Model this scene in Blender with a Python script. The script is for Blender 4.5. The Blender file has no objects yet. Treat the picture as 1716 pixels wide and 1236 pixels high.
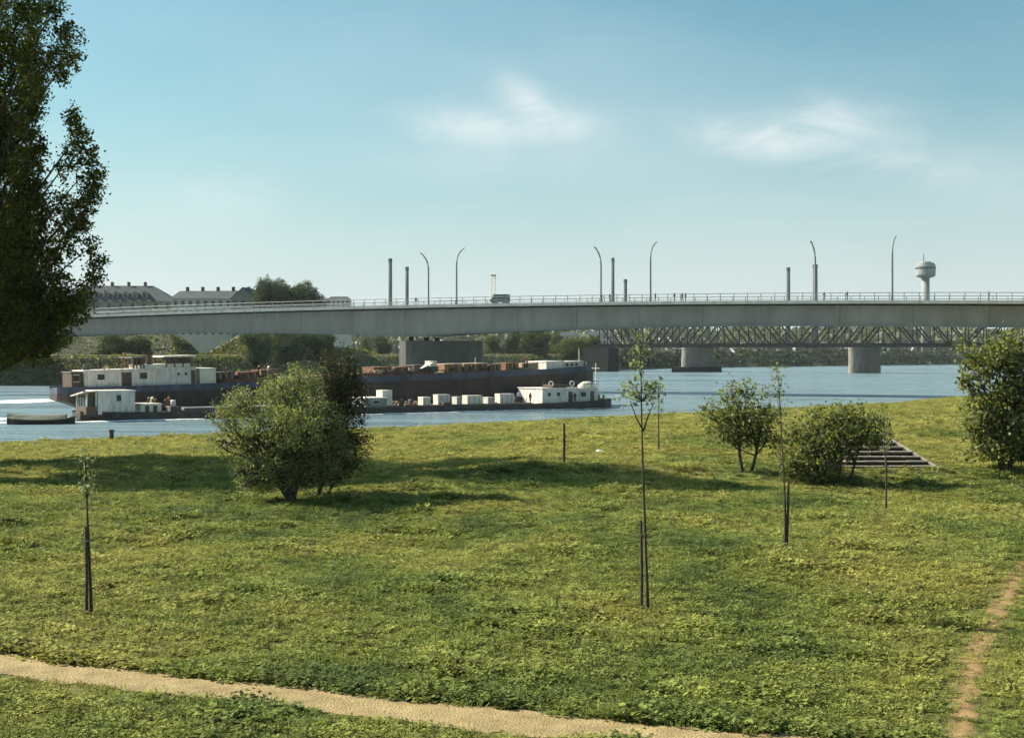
import bpy, math, random
import numpy as np
from mathutils import Vector, Matrix

random.seed(7)
RNG = np.random.default_rng(11)
SC = bpy.context.scene
COL = SC.collection

# ------------------------------------------------------------------ camera
CAM_H, F, HOR = 5.2, 2400.0, 590.0
cam = bpy.data.cameras.new('camera')
cam.sensor_width = 36.0
cam.lens = 36.0 * F / 1716.0
cam.shift_y = -28.0 / 1716.0
cam.clip_start, cam.clip_end = 0.3, 30000.0
cam_o = bpy.data.objects.new('camera', cam)
COL.objects.link(cam_o)
cam_o.location = (0, 0, CAM_H)
cam_o.rotation_euler = (math.radians(90), 0, 0)
SC.camera = cam_o

# ------------------------------------------------------------------ sky and sun
SUN_EL = math.radians(36)
SUN_H = Vector((-0.94, 0.345, 0)).normalized()
SUN_DIR = Vector((SUN_H.x * math.cos(SUN_EL), SUN_H.y * math.cos(SUN_EL), math.sin(SUN_EL)))
SKY_STRENGTH = 0.068
world = bpy.data.worlds.new('World')
SC.world = world
world.use_nodes = True
wt = world.node_tree
wt.nodes.clear()


def wn(t, **kw):
    n = wt.nodes.new(t)
    for k, v in kw.items():
        setattr(n, k, v)
    return n


def wmath(op, a, b=None, c=None, clamp=False):
    n = wn('ShaderNodeMath', operation=op, use_clamp=clamp)
    for i, v in enumerate((a, b, c)):
        if v is None:
            continue
        if isinstance(v, (int, float)):
            n.inputs[i].default_value = v
        else:
            wt.links.new(v, n.inputs[i])
    return n.outputs[0]


sky = wn('ShaderNodeTexSky', sky_type='NISHITA')
sky.sun_disc = False
sky.sun_elevation = SUN_EL
sky.sun_rotation = math.atan2(SUN_H.x, SUN_H.y)
sky.altitude = 100
sky.air_density = 1.0
sky.dust_density = 1.6
sky.ozone_density = 1.0
tc = wn('ShaderNodeTexCoord')
sep = wn('ShaderNodeSeparateXYZ')
wt.links.new(tc.outputs['Generated'], sep.inputs[0])
az = wmath('ARCTAN2', sep.outputs[0], sep.outputs[1])
el = wmath('ARCSINE', sep.outputs[2])
noi = wn('ShaderNodeTexNoise')
noi.inputs['Scale'].default_value = 15.0
noi.inputs['Detail'].default_value = 6.0
noi.inputs['Roughness'].default_value = 0.66
noi.inputs['Distortion'].default_value = 0.9
mp = wn('ShaderNodeMapping')
mp.inputs['Scale'].default_value = (1.0, 1.0, 2.6)
wt.links.new(tc.outputs['Generated'], mp.inputs[0])
wt.links.new(mp.outputs[0], noi.inputs['Vector'])


def blob(a0, e0, ra, re, rot=0.0, amp=1.0):
    da, de = wmath('SUBTRACT', az, a0), wmath('SUBTRACT', el, e0)
    c, s = math.cos(rot), math.sin(rot)
    u = wmath('ADD', wmath('MULTIPLY', da, c / ra), wmath('MULTIPLY', de, s / ra))
    v = wmath('ADD', wmath('MULTIPLY', da, -s / re), wmath('MULTIPLY', de, c / re))
    r2 = wmath('ADD', wmath('MULTIPLY', u, u), wmath('MULTIPLY', v, v))
    return wmath('MULTIPLY', wmath('POWER', 2.71828, wmath('MULTIPLY', r2, -1.0)), amp)


cl = None
for b in ((-0.030, .158, .040, .0105, -0.08, .85), (0.014, .172, .026, .0100, -0.70, .90), (0.032, .160, .040, .0150, -0.30, .60), (-.002, .152, .060, .010, .05, .5),
          (0.160, .146, .038, .0095, -0.25, .85), (0.203, .152, .055, .0140, 0.10, .90), (0.222, .160, .022, .0095, -0.45, .55), (.20, .140, .06, .010, 0, .35),
          (0.27, .128, .075, .016, -0.2, .50), (-0.20, .105, .05, .016, 0.1, .35), (-0.02, .132, .09, .014, 0.0, .28)):
    o = blob(*b)
    cl = o if cl is None else wmath('ADD', cl, o)
cl = wmath('MULTIPLY', cl, wmath('MULTIPLY_ADD', noi.outputs['Fac'], 2.9, -0.72, clamp=True))
# thin veil over the whole sky, thicker towards the horizon
noi2 = wn('ShaderNodeTexNoise')
noi2.inputs['Scale'].default_value = 3.0
noi2.inputs['Detail'].default_value = 5.0
wt.links.new(mp.outputs[0], noi2.inputs['Vector'])
veil = wmath('MULTIPLY', wmath('SUBTRACT', noi2.outputs['Fac'], 0.38, clamp=True), 0.7)
cl = wmath('SUBTRACT', 1.0, wmath('POWER', 2.71828, wmath('MULTIPLY', wmath('ADD', wmath('MULTIPLY', cl, 0.75), wmath('MULTIPLY', veil, 0.9)), -1.0)))
tint = wn('ShaderNodeMixRGB', blend_type='MULTIPLY')
tint.inputs[0].default_value = 1.0
tint.inputs[2].default_value = (0.56, 0.985, 0.945, 1)      # old colour film: cyan sky
wt.links.new(sky.outputs[0], tint.inputs[1])
mixc = wn('ShaderNodeMixRGB')
mixc.inputs[2].default_value = (7.3, 7.7, 7.7, 1)
wt.links.new(cl, mixc.inputs[0])
# pale summer air low over the whole horizon
low = wmath('POWER', 2.71828, wmath('MULTIPLY', wmath('POWER', wmath('DIVIDE', wmath('MAXIMUM', el, 0.0), 0.115), 1.5), -1.0))
pale = wn('ShaderNodeMixRGB')
pale.inputs[2].default_value = (6.1, 6.7, 6.95, 1)
wt.links.new(wmath('MULTIPLY', low, 0.95), pale.inputs[0])
wt.links.new(tint.outputs[0], pale.inputs[1])
wt.links.new(pale.outputs[0], mixc.inputs[1])
bg = wn('ShaderNodeBackground')
bg.inputs['Strength'].default_value = SKY_STRENGTH
wt.links.new(mixc.outputs[0], bg.inputs['Color'])
wo = wn('ShaderNodeOutputWorld')
wt.links.new(bg.outputs[0], wo.inputs[0])

sun = bpy.data.lights.new('sun', 'SUN')
sun.energy = 5.0
sun.angle = math.radians(0.53)
sun.color = (1.0, 0.93, 0.80)
sun_o = bpy.data.objects.new('sun', sun)
COL.objects.link(sun_o)
sun_o.location = (-60, 20, 60)
sun_o.rotation_euler = SUN_DIR.to_track_quat('Z', 'Y').to_euler()

SC.view_settings.view_transform = 'Standard'
SC.view_settings.look = 'None'
SC.view_settings.exposure = 0.88
SC.view_settings.gamma = 1.0
SC.render.engine = 'CYCLES'
SC.cycles.use_denoising = True
SC.cycles.use_adaptive_sampling = True
SC.cycles.adaptive_threshold = 0.05
SC.cycles.max_bounces = 4
SC.cycles.diffuse_bounces = 2
SC.cycles.glossy_bounces = 2
SC.cycles.transmission_bounces = 2
SC.cycles.transparent_max_bounces = 6
SC.cycles.volume_bounces = 0
SC.cycles.caustics_reflective = False
SC.cycles.caustics_refractive = False


# ------------------------------------------------------------------ helpers
def gx(px, Y):
    return (px - 858.0) / F * Y


def pz(py, Y):
    return CAM_H + (HOR - py) / F * Y


def pos(px, py, Y):
    return Vector((gx(px, Y), Y, pz(py, Y)))


class MB:
    def __init__(self):
        self.v, self.f = [], []

    def add(self, vs, fs):
        n = len(self.v)
        self.v += [tuple(p) for p in vs]
        self.f += [tuple(i + n for i in q) for q in fs]
        return self

    def box(self, x0, x1, y0, y1, z0, z1, b=0.0):
        if b <= 0:
            vs = [(x, y, z) for z in (z0, z1) for y in (y0, y1) for x in (x0, x1)]
            return self.add(vs, [(0, 2, 3, 1), (4, 5, 7, 6), (0, 1, 5, 4), (2, 6, 7, 3), (0, 4, 6, 2), (1, 3, 7, 5)])
        # chamfered top rim
        vs = [(x0, y0, z0), (x1, y0, z0), (x1, y1, z0), (x0, y1, z0), (x0, y0, z1 - b), (x1, y0, z1 - b), (x1, y1, z1 - b), (x0, y1, z1 - b),
              (x0 + b, y0 + b, z1), (x1 - b, y0 + b, z1), (x1 - b, y1 - b, z1), (x0 + b, y1 - b, z1)]
        fs = [(3, 2, 1, 0), (8, 9, 10, 11)]
        for i in range(4):
            j = (i + 1) % 4
            fs += [(i, j, j + 4, i + 4), (i + 4, j + 4, j + 8, i + 8)]
        return self.add(vs, fs)

    def loft(self, rings, cap=True, closed=True):
        n = len(rings[0])
        vs = [p for r in rings for p in r]
        fs = []
        for i in range(len(rings) - 1):
            for j in range(n if closed else n - 1):
                k = (j + 1) % n
                fs.append((i * n + j, i * n + k, (i + 1) * n + k, (i + 1) * n + j))
        if cap:
            fs.append(tuple(range(n - 1, -1, -1)))
            fs.append(tuple((len(rings) - 1) * n + j for j in range(n)))
        return self.add(vs, fs)

    def tube(self, pts, rad, n=6):
        pts = [Vector(p) for p in pts]
        if isinstance(rad, (int, float)):
            rad = [rad] * len(pts)
        rings = []
        for i, p in enumerate(pts):
            d = (pts[min(i + 1, len(pts) - 1)] - pts[max(i - 1, 0)]).normalized()
            a = Vector((0, 0, 1)) if abs(d.z) < 0.9 else Vector((1, 0, 0))
            u = d.cross(a).normalized()
            w = d.cross(u)
            rings.append([p + (u * math.cos(t) + w * math.sin(t)) * rad[i] for t in [2 * math.pi * k / n for k in range(n)]])
        return self.loft(rings)

    def lathe(self, prof, n=16, c=(0, 0)):
        rings = [[(c[0] + r * math.cos(2 * math.pi * k / n), c[1] + r * math.sin(2 * math.pi * k / n), z) for k in range(n)] for r, z in prof]
        return self.loft(rings)

    def prism(self, poly, off):
        off = Vector(off)
        a = [Vector(p) for p in poly]
        return self.loft([a, [p + off for p in a]])

    def mesh(self, name, m, smooth=False):
        me = bpy.data.meshes.new(name)
        me.from_pydata(self.v, [], self.f)
        if m:
            me.materials.append(m)
        if smooth:
            me.polygons.foreach_set('use_smooth', [True] * len(me.polygons))
        me.update()
        return me

    def build(self, name, m, parent=None, smooth=False, loc=None):
        return link(name, self.mesh(name, m, smooth), parent, loc)


def link(name, data, parent=None, loc=None, rot=None):
    o = bpy.data.objects.new(name, data)
    COL.objects.link(o)
    if parent:
        o.parent = parent
    if loc is not None:
        o.location = loc
    if rot is not None:
        o.rotation_euler = rot
    return o


def tag(o, label=None, cat=None, group=None, kind=None):
    if label:
        o['label'] = label
    if cat:
        o['category'] = cat
    if group:
        o['group'] = group
    if kind:
        o['kind'] = kind
    return o


def thing(name, label, cat, loc=(0, 0, 0), rot=(0, 0, 0), group=None):
    o = link(name, None, None, loc, rot)
    o.empty_display_size = 0.2
    return tag(o, label, cat, group)


def copy_tree(o, parent=None):
    c = o.copy()
    COL.objects.link(c)
    c.parent = parent
    for ch in list(o.children):
        copy_tree(ch, c)
    return c


# ------------------------------------------------------------------ materials
def newmat(name):
    m = bpy.data.materials.new(name)
    m.use_nodes = True
    return m, m.node_tree, m.node_tree.nodes['Principled BSDF']


def mat(name, col, rough=0.7, var=0.2, scale=2.0, col2=None, bump=0.0, bscale=30.0, metal=0.0, detail=5.0, stretch=None, objrand=0.0):
    m, nt, p = newmat(name)
    N = nt.nodes.new
    geo = N('ShaderNodeNewGeometry')
    src = geo.outputs['Position']
    if stretch:
        mpn = N('ShaderNodeMapping')
        mpn.inputs['Scale'].default_value = stretch
        nt.links.new(src, mpn.inputs[0])
        src = mpn.outputs[0]
    t = N('ShaderNodeTexNoise')
    t.inputs['Scale'].default_value = scale
    t.inputs['Detail'].default_value = detail
    t.inputs['Roughness'].default_value = 0.65
    nt.links.new(src, t.inputs['Vector'])
    r = N('ShaderNodeValToRGB')
    r.color_ramp.elements[0].position = 0.3
    r.color_ramp.elements[1].position = 0.7
    a = [c * (1 - var) for c in col[:3]] + [1]
    b = (list(col2[:3]) if col2 else [min(1, c * (1 + var)) for c in col[:3]]) + [1]
    r.color_ramp.elements[0].color = a
    r.color_ramp.elements[1].color = b
    nt.links.new(t.outputs['Fac'], r.inputs[0])
    out = r.outputs[0]
    if objrand:
        oi = N('ShaderNodeObjectInfo')
        mr = N('ShaderNodeMapRange')
        mr.inputs['To Min'].default_value = 1 - objrand
        mr.inputs['To Max'].default_value = 1 + objrand
        nt.links.new(oi.outputs['Random'], mr.inputs[0])
        hs = N('ShaderNodeHueSaturation')
        nt.links.new(mr.outputs[0], hs.inputs['Value'])
        nt.links.new(out, hs.inputs['Color'])
        out = hs.outputs[0]
    nt.links.new(out, p.inputs['Base Color'])
    p.inputs['Roughness'].default_value = rough
    p.inputs['Metallic'].default_value = metal
    if bump:
        t2 = N('ShaderNodeTexNoise')
        t2.inputs['Scale'].default_value = bscale
        t2.inputs['Detail'].default_value = 4
        nt.links.new(src, t2.inputs['Vector'])
        bp = N('ShaderNodeBump')
        bp.inputs['Strength'].default_value = bump
        bp.inputs['Distance'].default_value = 0.05
        nt.links.new(t2.outputs['Fac'], bp.inputs['Height'])
        nt.links.new(bp.outputs[0], p.inputs['Normal'])
    return m


def leafmat(name, c1, c2, trans=0.35, tcol=(0.9, 1.0, 0.35), gloss=0.5):
    """leaves: each leaf its own tone, some light shining through"""
    m, nt, p = newmat(name)
    N = nt.nodes.new
    geo = N('ShaderNodeNewGeometry')
    r = N('ShaderNodeValToRGB')
    r.color_ramp.elements[0].color = (*c1, 1)
    r.color_ramp.elements[1].color = (*c2, 1)
    nt.links.new(geo.outputs['Random Per Island'], r.inputs[0])
    nt.links.new(r.outputs[0], p.inputs['Base Color'])
    p.inputs['Roughness'].default_value = gloss
    p.inputs['Specular IOR Level'].default_value = 0.15
    tr = N('ShaderNodeBsdfTranslucent')
    mu = N('ShaderNodeMixRGB')
    mu.blend_type = 'MULTIPLY'
    mu.inputs[0].default_value = 1
    mu.inputs[2].default_value = (*[min(1.9, 1.8 * t) for t in tcol], 1)
    nt.links.new(r.outputs[0], mu.inputs[1])
    nt.links.new(mu.outputs[0], tr.inputs[0])
    mx = N('ShaderNodeMixShader')
    mx.inputs[0].default_value = trans
    nt.links.new(p.outputs[0], mx.inputs[1])
    nt.links.new(tr.outputs[0], mx.inputs[2])
    nt.links.new(mx.outputs[0], nt.nodes['Material Output'].inputs['Surface'])
    return m


def turf_color(nt, dark, mid, dry):
    """world-space patches of fresh and dry growth shared by the turf sheet and the tufts on it"""
    N = nt.nodes.new
    geo = N('ShaderNodeNewGeometry')
    mpn = N('ShaderNodeMapping')
    mpn.inputs['Scale'].default_value = (1.0, 0.62, 1.0)
    nt.links.new(geo.outputs['Position'], mpn.inputs[0])
    t = N('ShaderNodeTexNoise')
    t.inputs['Scale'].default_value = 0.16
    t.inputs['Detail'].default_value = 7
    t.inputs['Roughness'].default_value = 0.62
    nt.links.new(mpn.outputs[0], t.inputs['Vector'])
    r = N('ShaderNodeValToRGB')
    e = r.color_ramp.elements
    e[0].position, e[0].color = 0.37, (*dark, 1)
    e[1].position, e[1].color = 0.62, (*dry, 1)
    x = e.new(0.48)
    x.color = (*mid, 1)
    # drier, yellower sward further out towards the river
    sp = N('ShaderNodeSeparateXYZ')
    nt.links.new(geo.outputs['Position'], sp.inputs[0])
    mr = N('ShaderNodeMapRange')
    mr.inputs['From Min'].default_value = 50
    mr.inputs['From Max'].default_value = 72
    mr.inputs['To Min'].default_value = 0
    mr.inputs['To Max'].default_value = 0.11
    nt.links.new(sp.outputs[1], mr.inputs[0])
    ad = N('ShaderNodeMath')
    nt.links.new(t.outputs['Fac'], ad.inputs[0])
    nt.links.new(mr.outputs[0], ad.inputs[1])
    nt.links.new(ad.outputs[0], r.inputs[0])
    return r.outputs[0]


def turfmat(name, dark, mid, dry, inst=False):
    m, nt, p = newmat(name)
    N = nt.nodes.new
    c = turf_color(nt, dark, mid, dry)
    hs = N('ShaderNodeHueSaturation')
    nt.links.new(c, hs.inputs['Color'])
    if inst:
        oi = N('ShaderNodeObjectInfo')
        mr = N('ShaderNodeMapRange')
        mr.inputs['To Min'].default_value = 0.45
        mr.inputs['To Max'].default_value = 1.50
        nt.links.new(oi.outputs['Random'], mr.inputs[0])
        nt.links.new(mr.outputs[0], hs.inputs['Value'])
        geo = N('ShaderNodeNewGeometry')
        mr2 = N('ShaderNodeMapRange')
        mr2.inputs['To Min'].default_value = 0.475
        mr2.inputs['To Max'].default_value = 0.52
        nt.links.new(geo.outputs['Random Per Island'], mr2.inputs[0])
        nt.links.new(mr2.outputs[0], hs.inputs['Hue'])
        tr = N('ShaderNodeBsdfTranslucent')
        nt.links.new(hs.outputs[0], tr.inputs[0])
        mx = N('ShaderNodeMixShader')
        mx.inputs[0].default_value = 0.35
        nt.links.new(p.outputs[0], mx.inputs[1])
        nt.links.new(tr.outputs[0], mx.inputs[2])
        nt.links.new(mx.outputs[0], nt.nodes['Material Output'].inputs['Surface'])
    else:
        geo = N('ShaderNodeNewGeometry')
        t2 = N('ShaderNodeTexNoise')
        t2.inputs['Scale'].default_value = 3.2
        t2.inputs['Detail'].default_value = 6
        t2.inputs['Roughness'].default_value = 0.75
        nt.links.new(geo.outputs['Position'], t2.inputs['Vector'])
        mr = N('ShaderNodeMapRange')
        mr.inputs['From Min'].default_value = 0.3
        mr.inputs['From Max'].default_value = 0.7
        mr.inputs['To Min'].default_value = 0.6
        mr.inputs['To Max'].default_value = 1.3
        nt.links.new(t2.outputs['Fac'], mr.inputs[0])
        nt.links.new(mr.outputs[0], hs.inputs['Value'])
        bp = N('ShaderNodeBump')
        bp.inputs['Strength'].default_value = 0.9
        bp.inputs['Distance'].default_value = 0.25
        nt.links.new(t2.outputs['Fac'], bp.inputs['Height'])
        nt.links.new(bp.outputs[0], p.inputs['Normal'])
    nt.links.new(hs.outputs[0], p.inputs['Base Color'])
    p.inputs['Roughness'].default_value = 0.85
    p.inputs['Specular IOR Level'].default_value = 0.2
    return m


TURF = ((0.112, 0.160, 0.044), (0.238, 0.272, 0.062), (0.365, 0.345, 0.085))
M = {}
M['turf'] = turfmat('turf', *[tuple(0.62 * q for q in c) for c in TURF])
M['blade'] = turfmat('grass_blade', *TURF, inst=True)
M['bankgrass'] = mat('bank_grass', (0.06, 0.072, 0.035), 0.9, 0.4, 0.06, col2=(0.125, 0.125, 0.05), detail=8, bump=0.8, bscale=0.6)
M['sand'] = mat('sandy_path', (0.38, 0.27, 0.12), 0.95, 0.2, 1.3, col2=(0.50, 0.375, 0.18), bump=0.5, bscale=40)
M['dirt'] = mat('bare_dirt', (0.26, 0.17, 0.06), 0.95, 0.3, 4.0, col2=(0.40, 0.25, 0.09), bump=0.5, bscale=30)
M['concrete'] = mat('concrete', (0.135, 0.125, 0.108), 0.9, 0.25, 0.5, col2=(0.19, 0.175, 0.15), bump=0.15, bscale=6, stretch=(.6, .6, .3), detail=9)
M['pierstone'] = mat('pier_stone', (0.24, 0.21, 0.17), 0.9, 0.3, 0.7, bump=0.4, bscale=3, stretch=(1, 1, .35))
M['girder'] = mat('girder_paint', (0.27, 0.23, 0.195), 0.75, 0.16, 0.7, col2=(0.335, 0.285, 0.24), stretch=(.5, .5, .16), objrand=0.05, detail=8)
M['fascia'] = mat('fascia_concrete', (0.46, 0.44, 0.40), 0.85, 0.3, 0.8, col2=(0.52, 0.50, 0.46), stretch=(1, 1, .2))
M['rail'] = mat('railing_steel', (0.22, 0.24, 0.24), 0.5, 0.1, 1.0)
M['lamp'] = mat('lamp_steel', (0.28, 0.28, 0.27), 0.5, 0.12, 1.0)
M['lampglass'] = mat('lamp_glass', (0.55, 0.55, 0.50), 0.2, 0.05, 1.0)
M['asphalt'] = mat('asphalt', (0.05, 0.05, 0.052), 0.9, 0.2, 2.0)
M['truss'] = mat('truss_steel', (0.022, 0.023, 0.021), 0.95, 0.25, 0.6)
M['hullblack'] = mat('tarred_hull', (0.022, 0.016, 0.014), 0.6, 0.5, 0.9, col2=(0.075, 0.045, 0.032), stretch=(1, 1, .4))
M['hullblue'] = mat('blue_gunwale', (0.052, 0.060, 0.095), 0.55, 0.5, 0.7, col2=(0.085, 0.095, 0.15), stretch=(1, 1, .3))
M['white'] = mat('white_paint', (0.66, 0.57, 0.48), 0.6, 0.25, 1.6, col2=(0.87, 0.79, 0.70), stretch=(1.5, 1.5, .35))
M['cream'] = mat('cream_paint', (0.76, 0.68, 0.53), 0.6, 0.12, 0.9)
M['boatwood'] = mat('dark_varnished_wood', (0.09, 0.048, 0.026), 0.5, 0.4, 1.5)
M['rust'] = mat('rust_red', (0.15, 0.055, 0.03), 0.85, 0.5, 1.4, col2=(0.26, 0.12, 0.06))
M['orange'] = mat('weathered_orange', (0.27, 0.125, 0.06), 0.85, 0.5, 1.4, col2=(0.36, 0.21, 0.11))
M['tan'] = mat('raw_timber', (0.42, 0.31, 0.19), 0.85, 0.25, 1.5)
M['deck'] = mat('steel_deck', (0.13, 0.12, 0.105), 0.8, 0.3, 0.8)
M['tarp'] = mat('green_tarp', (0.14, 0.16, 0.11), 0.85, 0.3, 1.5)
M['glass'] = mat('dark_glass', (0.025, 0.03, 0.033), 0.12, 0.2, 1.0)
M['rope'] = mat('grey_gear', (0.10, 0.09, 0.08), 0.8, 0.4, 2.0)
M['bark'] = mat('bark', (0.065, 0.050, 0.036), 0.95, 0.35, 6.0, bump=0.6, bscale=25)
M['stake'] = mat('stake_wood', (0.075, 0.05, 0.034), 0.9, 0.5, 9.0, bump=.5, bscale=40)
M['stone'] = mat('step_stone', (0.25, 0.215, 0.17), 0.9, 0.3, 1.6, bump=0.4, bscale=12)
M['chimney'] = mat('chimney_brick', (0.085, 0.10, 0.10), 0.9, 0.15, 0.1)
M['towerc'] = mat('tower_concrete', (0.30, 0.31, 0.30), 0.85, 0.15, 0.1)
M['plaster'] = mat('pale_plaster', (0.55, 0.52, 0.46), 0.9, 0.12, 0.1)
M['plaster2'] = mat('grey_plaster', (0.25, 0.25, 0.23), 0.9, 0.15, 0.1)
M['slate'] = mat('slate_roof', (0.05, 0.065, 0.068), 0.75, 0.25, 0.4)
M['paper'] = mat('paper', (0.8, 0.8, 0.78), 0.8, 0.04, 3.0)
M['foam'] = None
M['poplar'] = leafmat('poplar_leaves', (0.024, 0.030, 0.009), (0.150, 0.155, 0.030), 0.5)
M['willow'] = leafmat('willow_leaves', (0.075, 0.092, 0.042), (0.33, 0.335, 0.18), 0.34)
M['willowdark'] = leafmat('dark_bush_leaves', (0.022, 0.025, 0.012), (0.085, 0.08, 0.034), 0.2)
M['shrub'] = leafmat('shrub_leaves', (0.052, 0.066, 0.026), (0.265, 0.26, 0.11), 0.35)
M['sapleaf'] = leafmat('sapling_leaves', (0.12, 0.14, 0.075), (0.30, 0.31, 0.19), 0.35, tcol=(.8, .9, .5))
M['fartree'] = leafmat('far_leaves', (0.035, 0.055, 0.022), (0.085, 0.11, 0.035), 0.2)
M['fartree2'] = leafmat('far_leaves_pale', (0.07, 0.085, 0.03), (0.16, 0.16, 0.055), 0.25)
M['bankweed'] = leafmat('bank_weed_leaves', (0.05, 0.062, 0.025), (0.235, 0.225, 0.075), 0.3)
M['scrub'] = leafmat('scrub_leaves', (0.022, 0.030, 0.016), (0.050, 0.060, 0.026), 0.15)
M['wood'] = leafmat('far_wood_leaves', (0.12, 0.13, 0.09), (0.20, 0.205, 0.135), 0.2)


# ------------------------------------------------------------------ river
def river_material():
    m, nt, p = newmat('river_water')
    N = nt.nodes.new
    geo = N('ShaderNodeNewGeometry')
    mp1 = N('ShaderNodeMapping')
    mp1.inputs['Rotation'].default_value = (0, 0, math.radians(-35))
    mp1.inputs['Scale'].default_value = (0.35, 1.0, 1.0)
    nt.links.new(geo.outputs['Position'], mp1.inputs[0])
    t1 = N('ShaderNodeTexNoise')
    t1.inputs['Scale'].default_value = 0.5
    t1.inputs['Detail'].default_value = 8
    t1.inputs['Roughness'].default_value = 0.65
    t1.inputs['Distortion'].default_value = 0.6
    nt.links.new(mp1.outputs[0], t1.inputs['Vector'])
    t2 = N('ShaderNodeTexNoise')
    t2.inputs['Scale'].default_value = 0.06
    t2.inputs['Detail'].default_value = 5
    nt.links.new(mp1.outputs[0], t2.inputs['Vector'])
    mr = N('ShaderNodeMapRange')
    mr.inputs['From Min'].default_value = 0.35
    mr.inputs['From Max'].default_value = 0.65
    mr.inputs['To Min'].default_value = 0.55
    mr.inputs['To Max'].default_value = 1.0
    nt.links.new(t2.outputs['Fac'], mr.inputs[0])
    bp = N('ShaderNodeBump')
    bp.inputs['Distance'].default_value = 0.9
    nt.links.new(mr.outputs[0], bp.inputs['Strength'])
    nt.links.new(t1.outputs['Fac'], bp.inputs['Height'])
    nt.links.new(bp.outputs[0], p.inputs['Normal'])
    p.inputs['Base Color'].default_value = (0.17, 0.235, 0.255, 1)
    mp3 = N('ShaderNodeMapping')
    mp3.inputs['Rotation'].default_value = (0, 0, math.radians(-22))
    mp3.inputs['Scale'].default_value = (0.12, 1.0, 1.0)
    nt.links.new(geo.outputs['Position'], mp3.inputs[0])
    t3 = N('ShaderNodeTexNoise')
    t3.inputs['Scale'].default_value = 0.11
    t3.inputs['Detail'].default_value = 6
    t3.inputs['Roughness'].default_value = 0.7
    nt.links.new(mp3.outputs[0], t3.inputs['Vector'])
    mr3 = N('ShaderNodeMapRange')
    mr3.inputs['From Min'].default_value = 0.38
    mr3.inputs['From Max'].default_value = 0.62
    mr3.inputs['To Min'].default_value = 0.05
    mr3.inputs['To Max'].default_value = 0.48
    nt.links.new(t3.outputs['Fac'], mr3.inputs[0])
    nt.links.new(mr3.outputs[0], p.inputs['Roughness'])
    p.inputs['IOR'].default_value = 1.33
    return m


WATER = -3.1
M['water'] = river_material()
tag(MB().add([(-9000, -500, WATER), (9000, -500, WATER), (9000, 12000, WATER), (-9000, 12000, WATER)], [(0, 1, 2, 3)]).build('river', M['water']),
    'pale blue rippled river running behind the meadow', kind='structure')

# ------------------------------------------------------------------ meadow
SHORE = np.array([(-420, -60), (-200, 22), (-90, 94), (-44, 127), (-14, 151), (19, 184), (57, 222), (77, 252), (150, 345), (250, 470), (400, 660), (700, 1050)], float)


def wob(X, Y):
    X, Y = np.asarray(X, float), np.asarray(Y, float)
    return (np.sin(X * 0.21 + Y * 0.13 + 1.0) + np.sin(X * 0.11 - Y * 0.23 + 2.0) + 0.6 * np.sin(X * 0.47 + Y * 0.31) + 0.4 * np.sin(X * 0.83 - Y * 0.57 + 4))


def dist_poly(X, Y, P):
    X, Y = np.asarray(X, float), np.asarray(Y, float)
    best = np.full(X.shape, 1e9)
    side = np.zeros(X.shape)
    for i in range(len(P) - 1):
        a, b = P[i], P[i + 1]
        d = b - a
        t = np.clip(((X - a[0]) * d[0] + (Y - a[1]) * d[1]) / (d @ d), 0, 1)
        qx, qy = a[0] + t * d[0], a[1] + t * d[1]
        r = np.hypot(X - qx, Y - qy)
        s = d[0] * (Y - a[1]) - d[1] * (X - a[0])
        m = r < best
        best = np.where(m, r, best)
        side = np.where(m, -np.sign(s), side)
    return best, side


def hz(X, Y):
    X, Y = np.asarray(X, float), np.asarray(Y, float)
    r, s = dist_poly(X, Y, SHORE)
    d = r * s + 0.35 * wob(X * 1.3, Y * 1.3)
    up = np.clip(Y - (57.5 + 0.5 * np.sin(X * 0.35) + 0.3 * np.sin(X * 0.9)), 0, 1.4) / 1.4
    terrace = 0.38 * up * np.clip((X + 4) / 5, 0, 1)
    flat = 0.10 * wob(X, Y) * np.clip((Y - 21) / 12, 0.12, 1) + terrace
    t = np.clip(d / 74, 0, 1)
    t = t - 0.10 * np.sin(2 * np.pi * t) / 2
    z = -2.75 + (2.75 + flat) * t
    z = np.where(d < 0, -2.75 + 0.32 * d, z)
    z = np.maximum(z, -7)
    emb = np.clip((15.5 - Y) / 11.5, 0, 1)
    return z + 3.6 * emb * emb * (3 - 2 * emb)


def hz1(x, y):
    return float(hz(np.array([x]), np.array([y]))[0])


def grid_mesh(xs, ys):
    X, Y = np.meshgrid(xs, ys)
    Z = hz(X.ravel(), Y.ravel())
    vs = np.stack([X.ravel(), Y.ravel(), Z], 1)
    nx = len(xs)
    i = np.arange(len(ys) - 1)[:, None] * nx + np.arange(nx - 1)[None, :]
    fs = np.stack([i, i + 1, i + nx + 1, i + nx], -1).reshape(-1, 4)
    return vs, fs


xs = np.concatenate([np.arange(-400, -60, 8.0), np.arange(-60, 70, 1.0), np.arange(70, 160, 3.0), np.arange(160, 700, 15.0)])
ys = np.concatenate([np.arange(-60, 8, 4.0), np.arange(8, 120, 1.0), np.arange(120, 270, 2.5), np.arange(270, 1000, 15.0)])
vs, fs = grid_mesh(xs, ys)
me = bpy.data.meshes.new('meadow')
me.from_pydata(vs.tolist(), [], fs.tolist())
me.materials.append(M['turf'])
me.polygons.foreach_set('use_smooth', [True] * len(me.polygons))
tag(link('meadow', me), 'green and yellow riverside meadow sloping down to the river', kind='structure')

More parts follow.
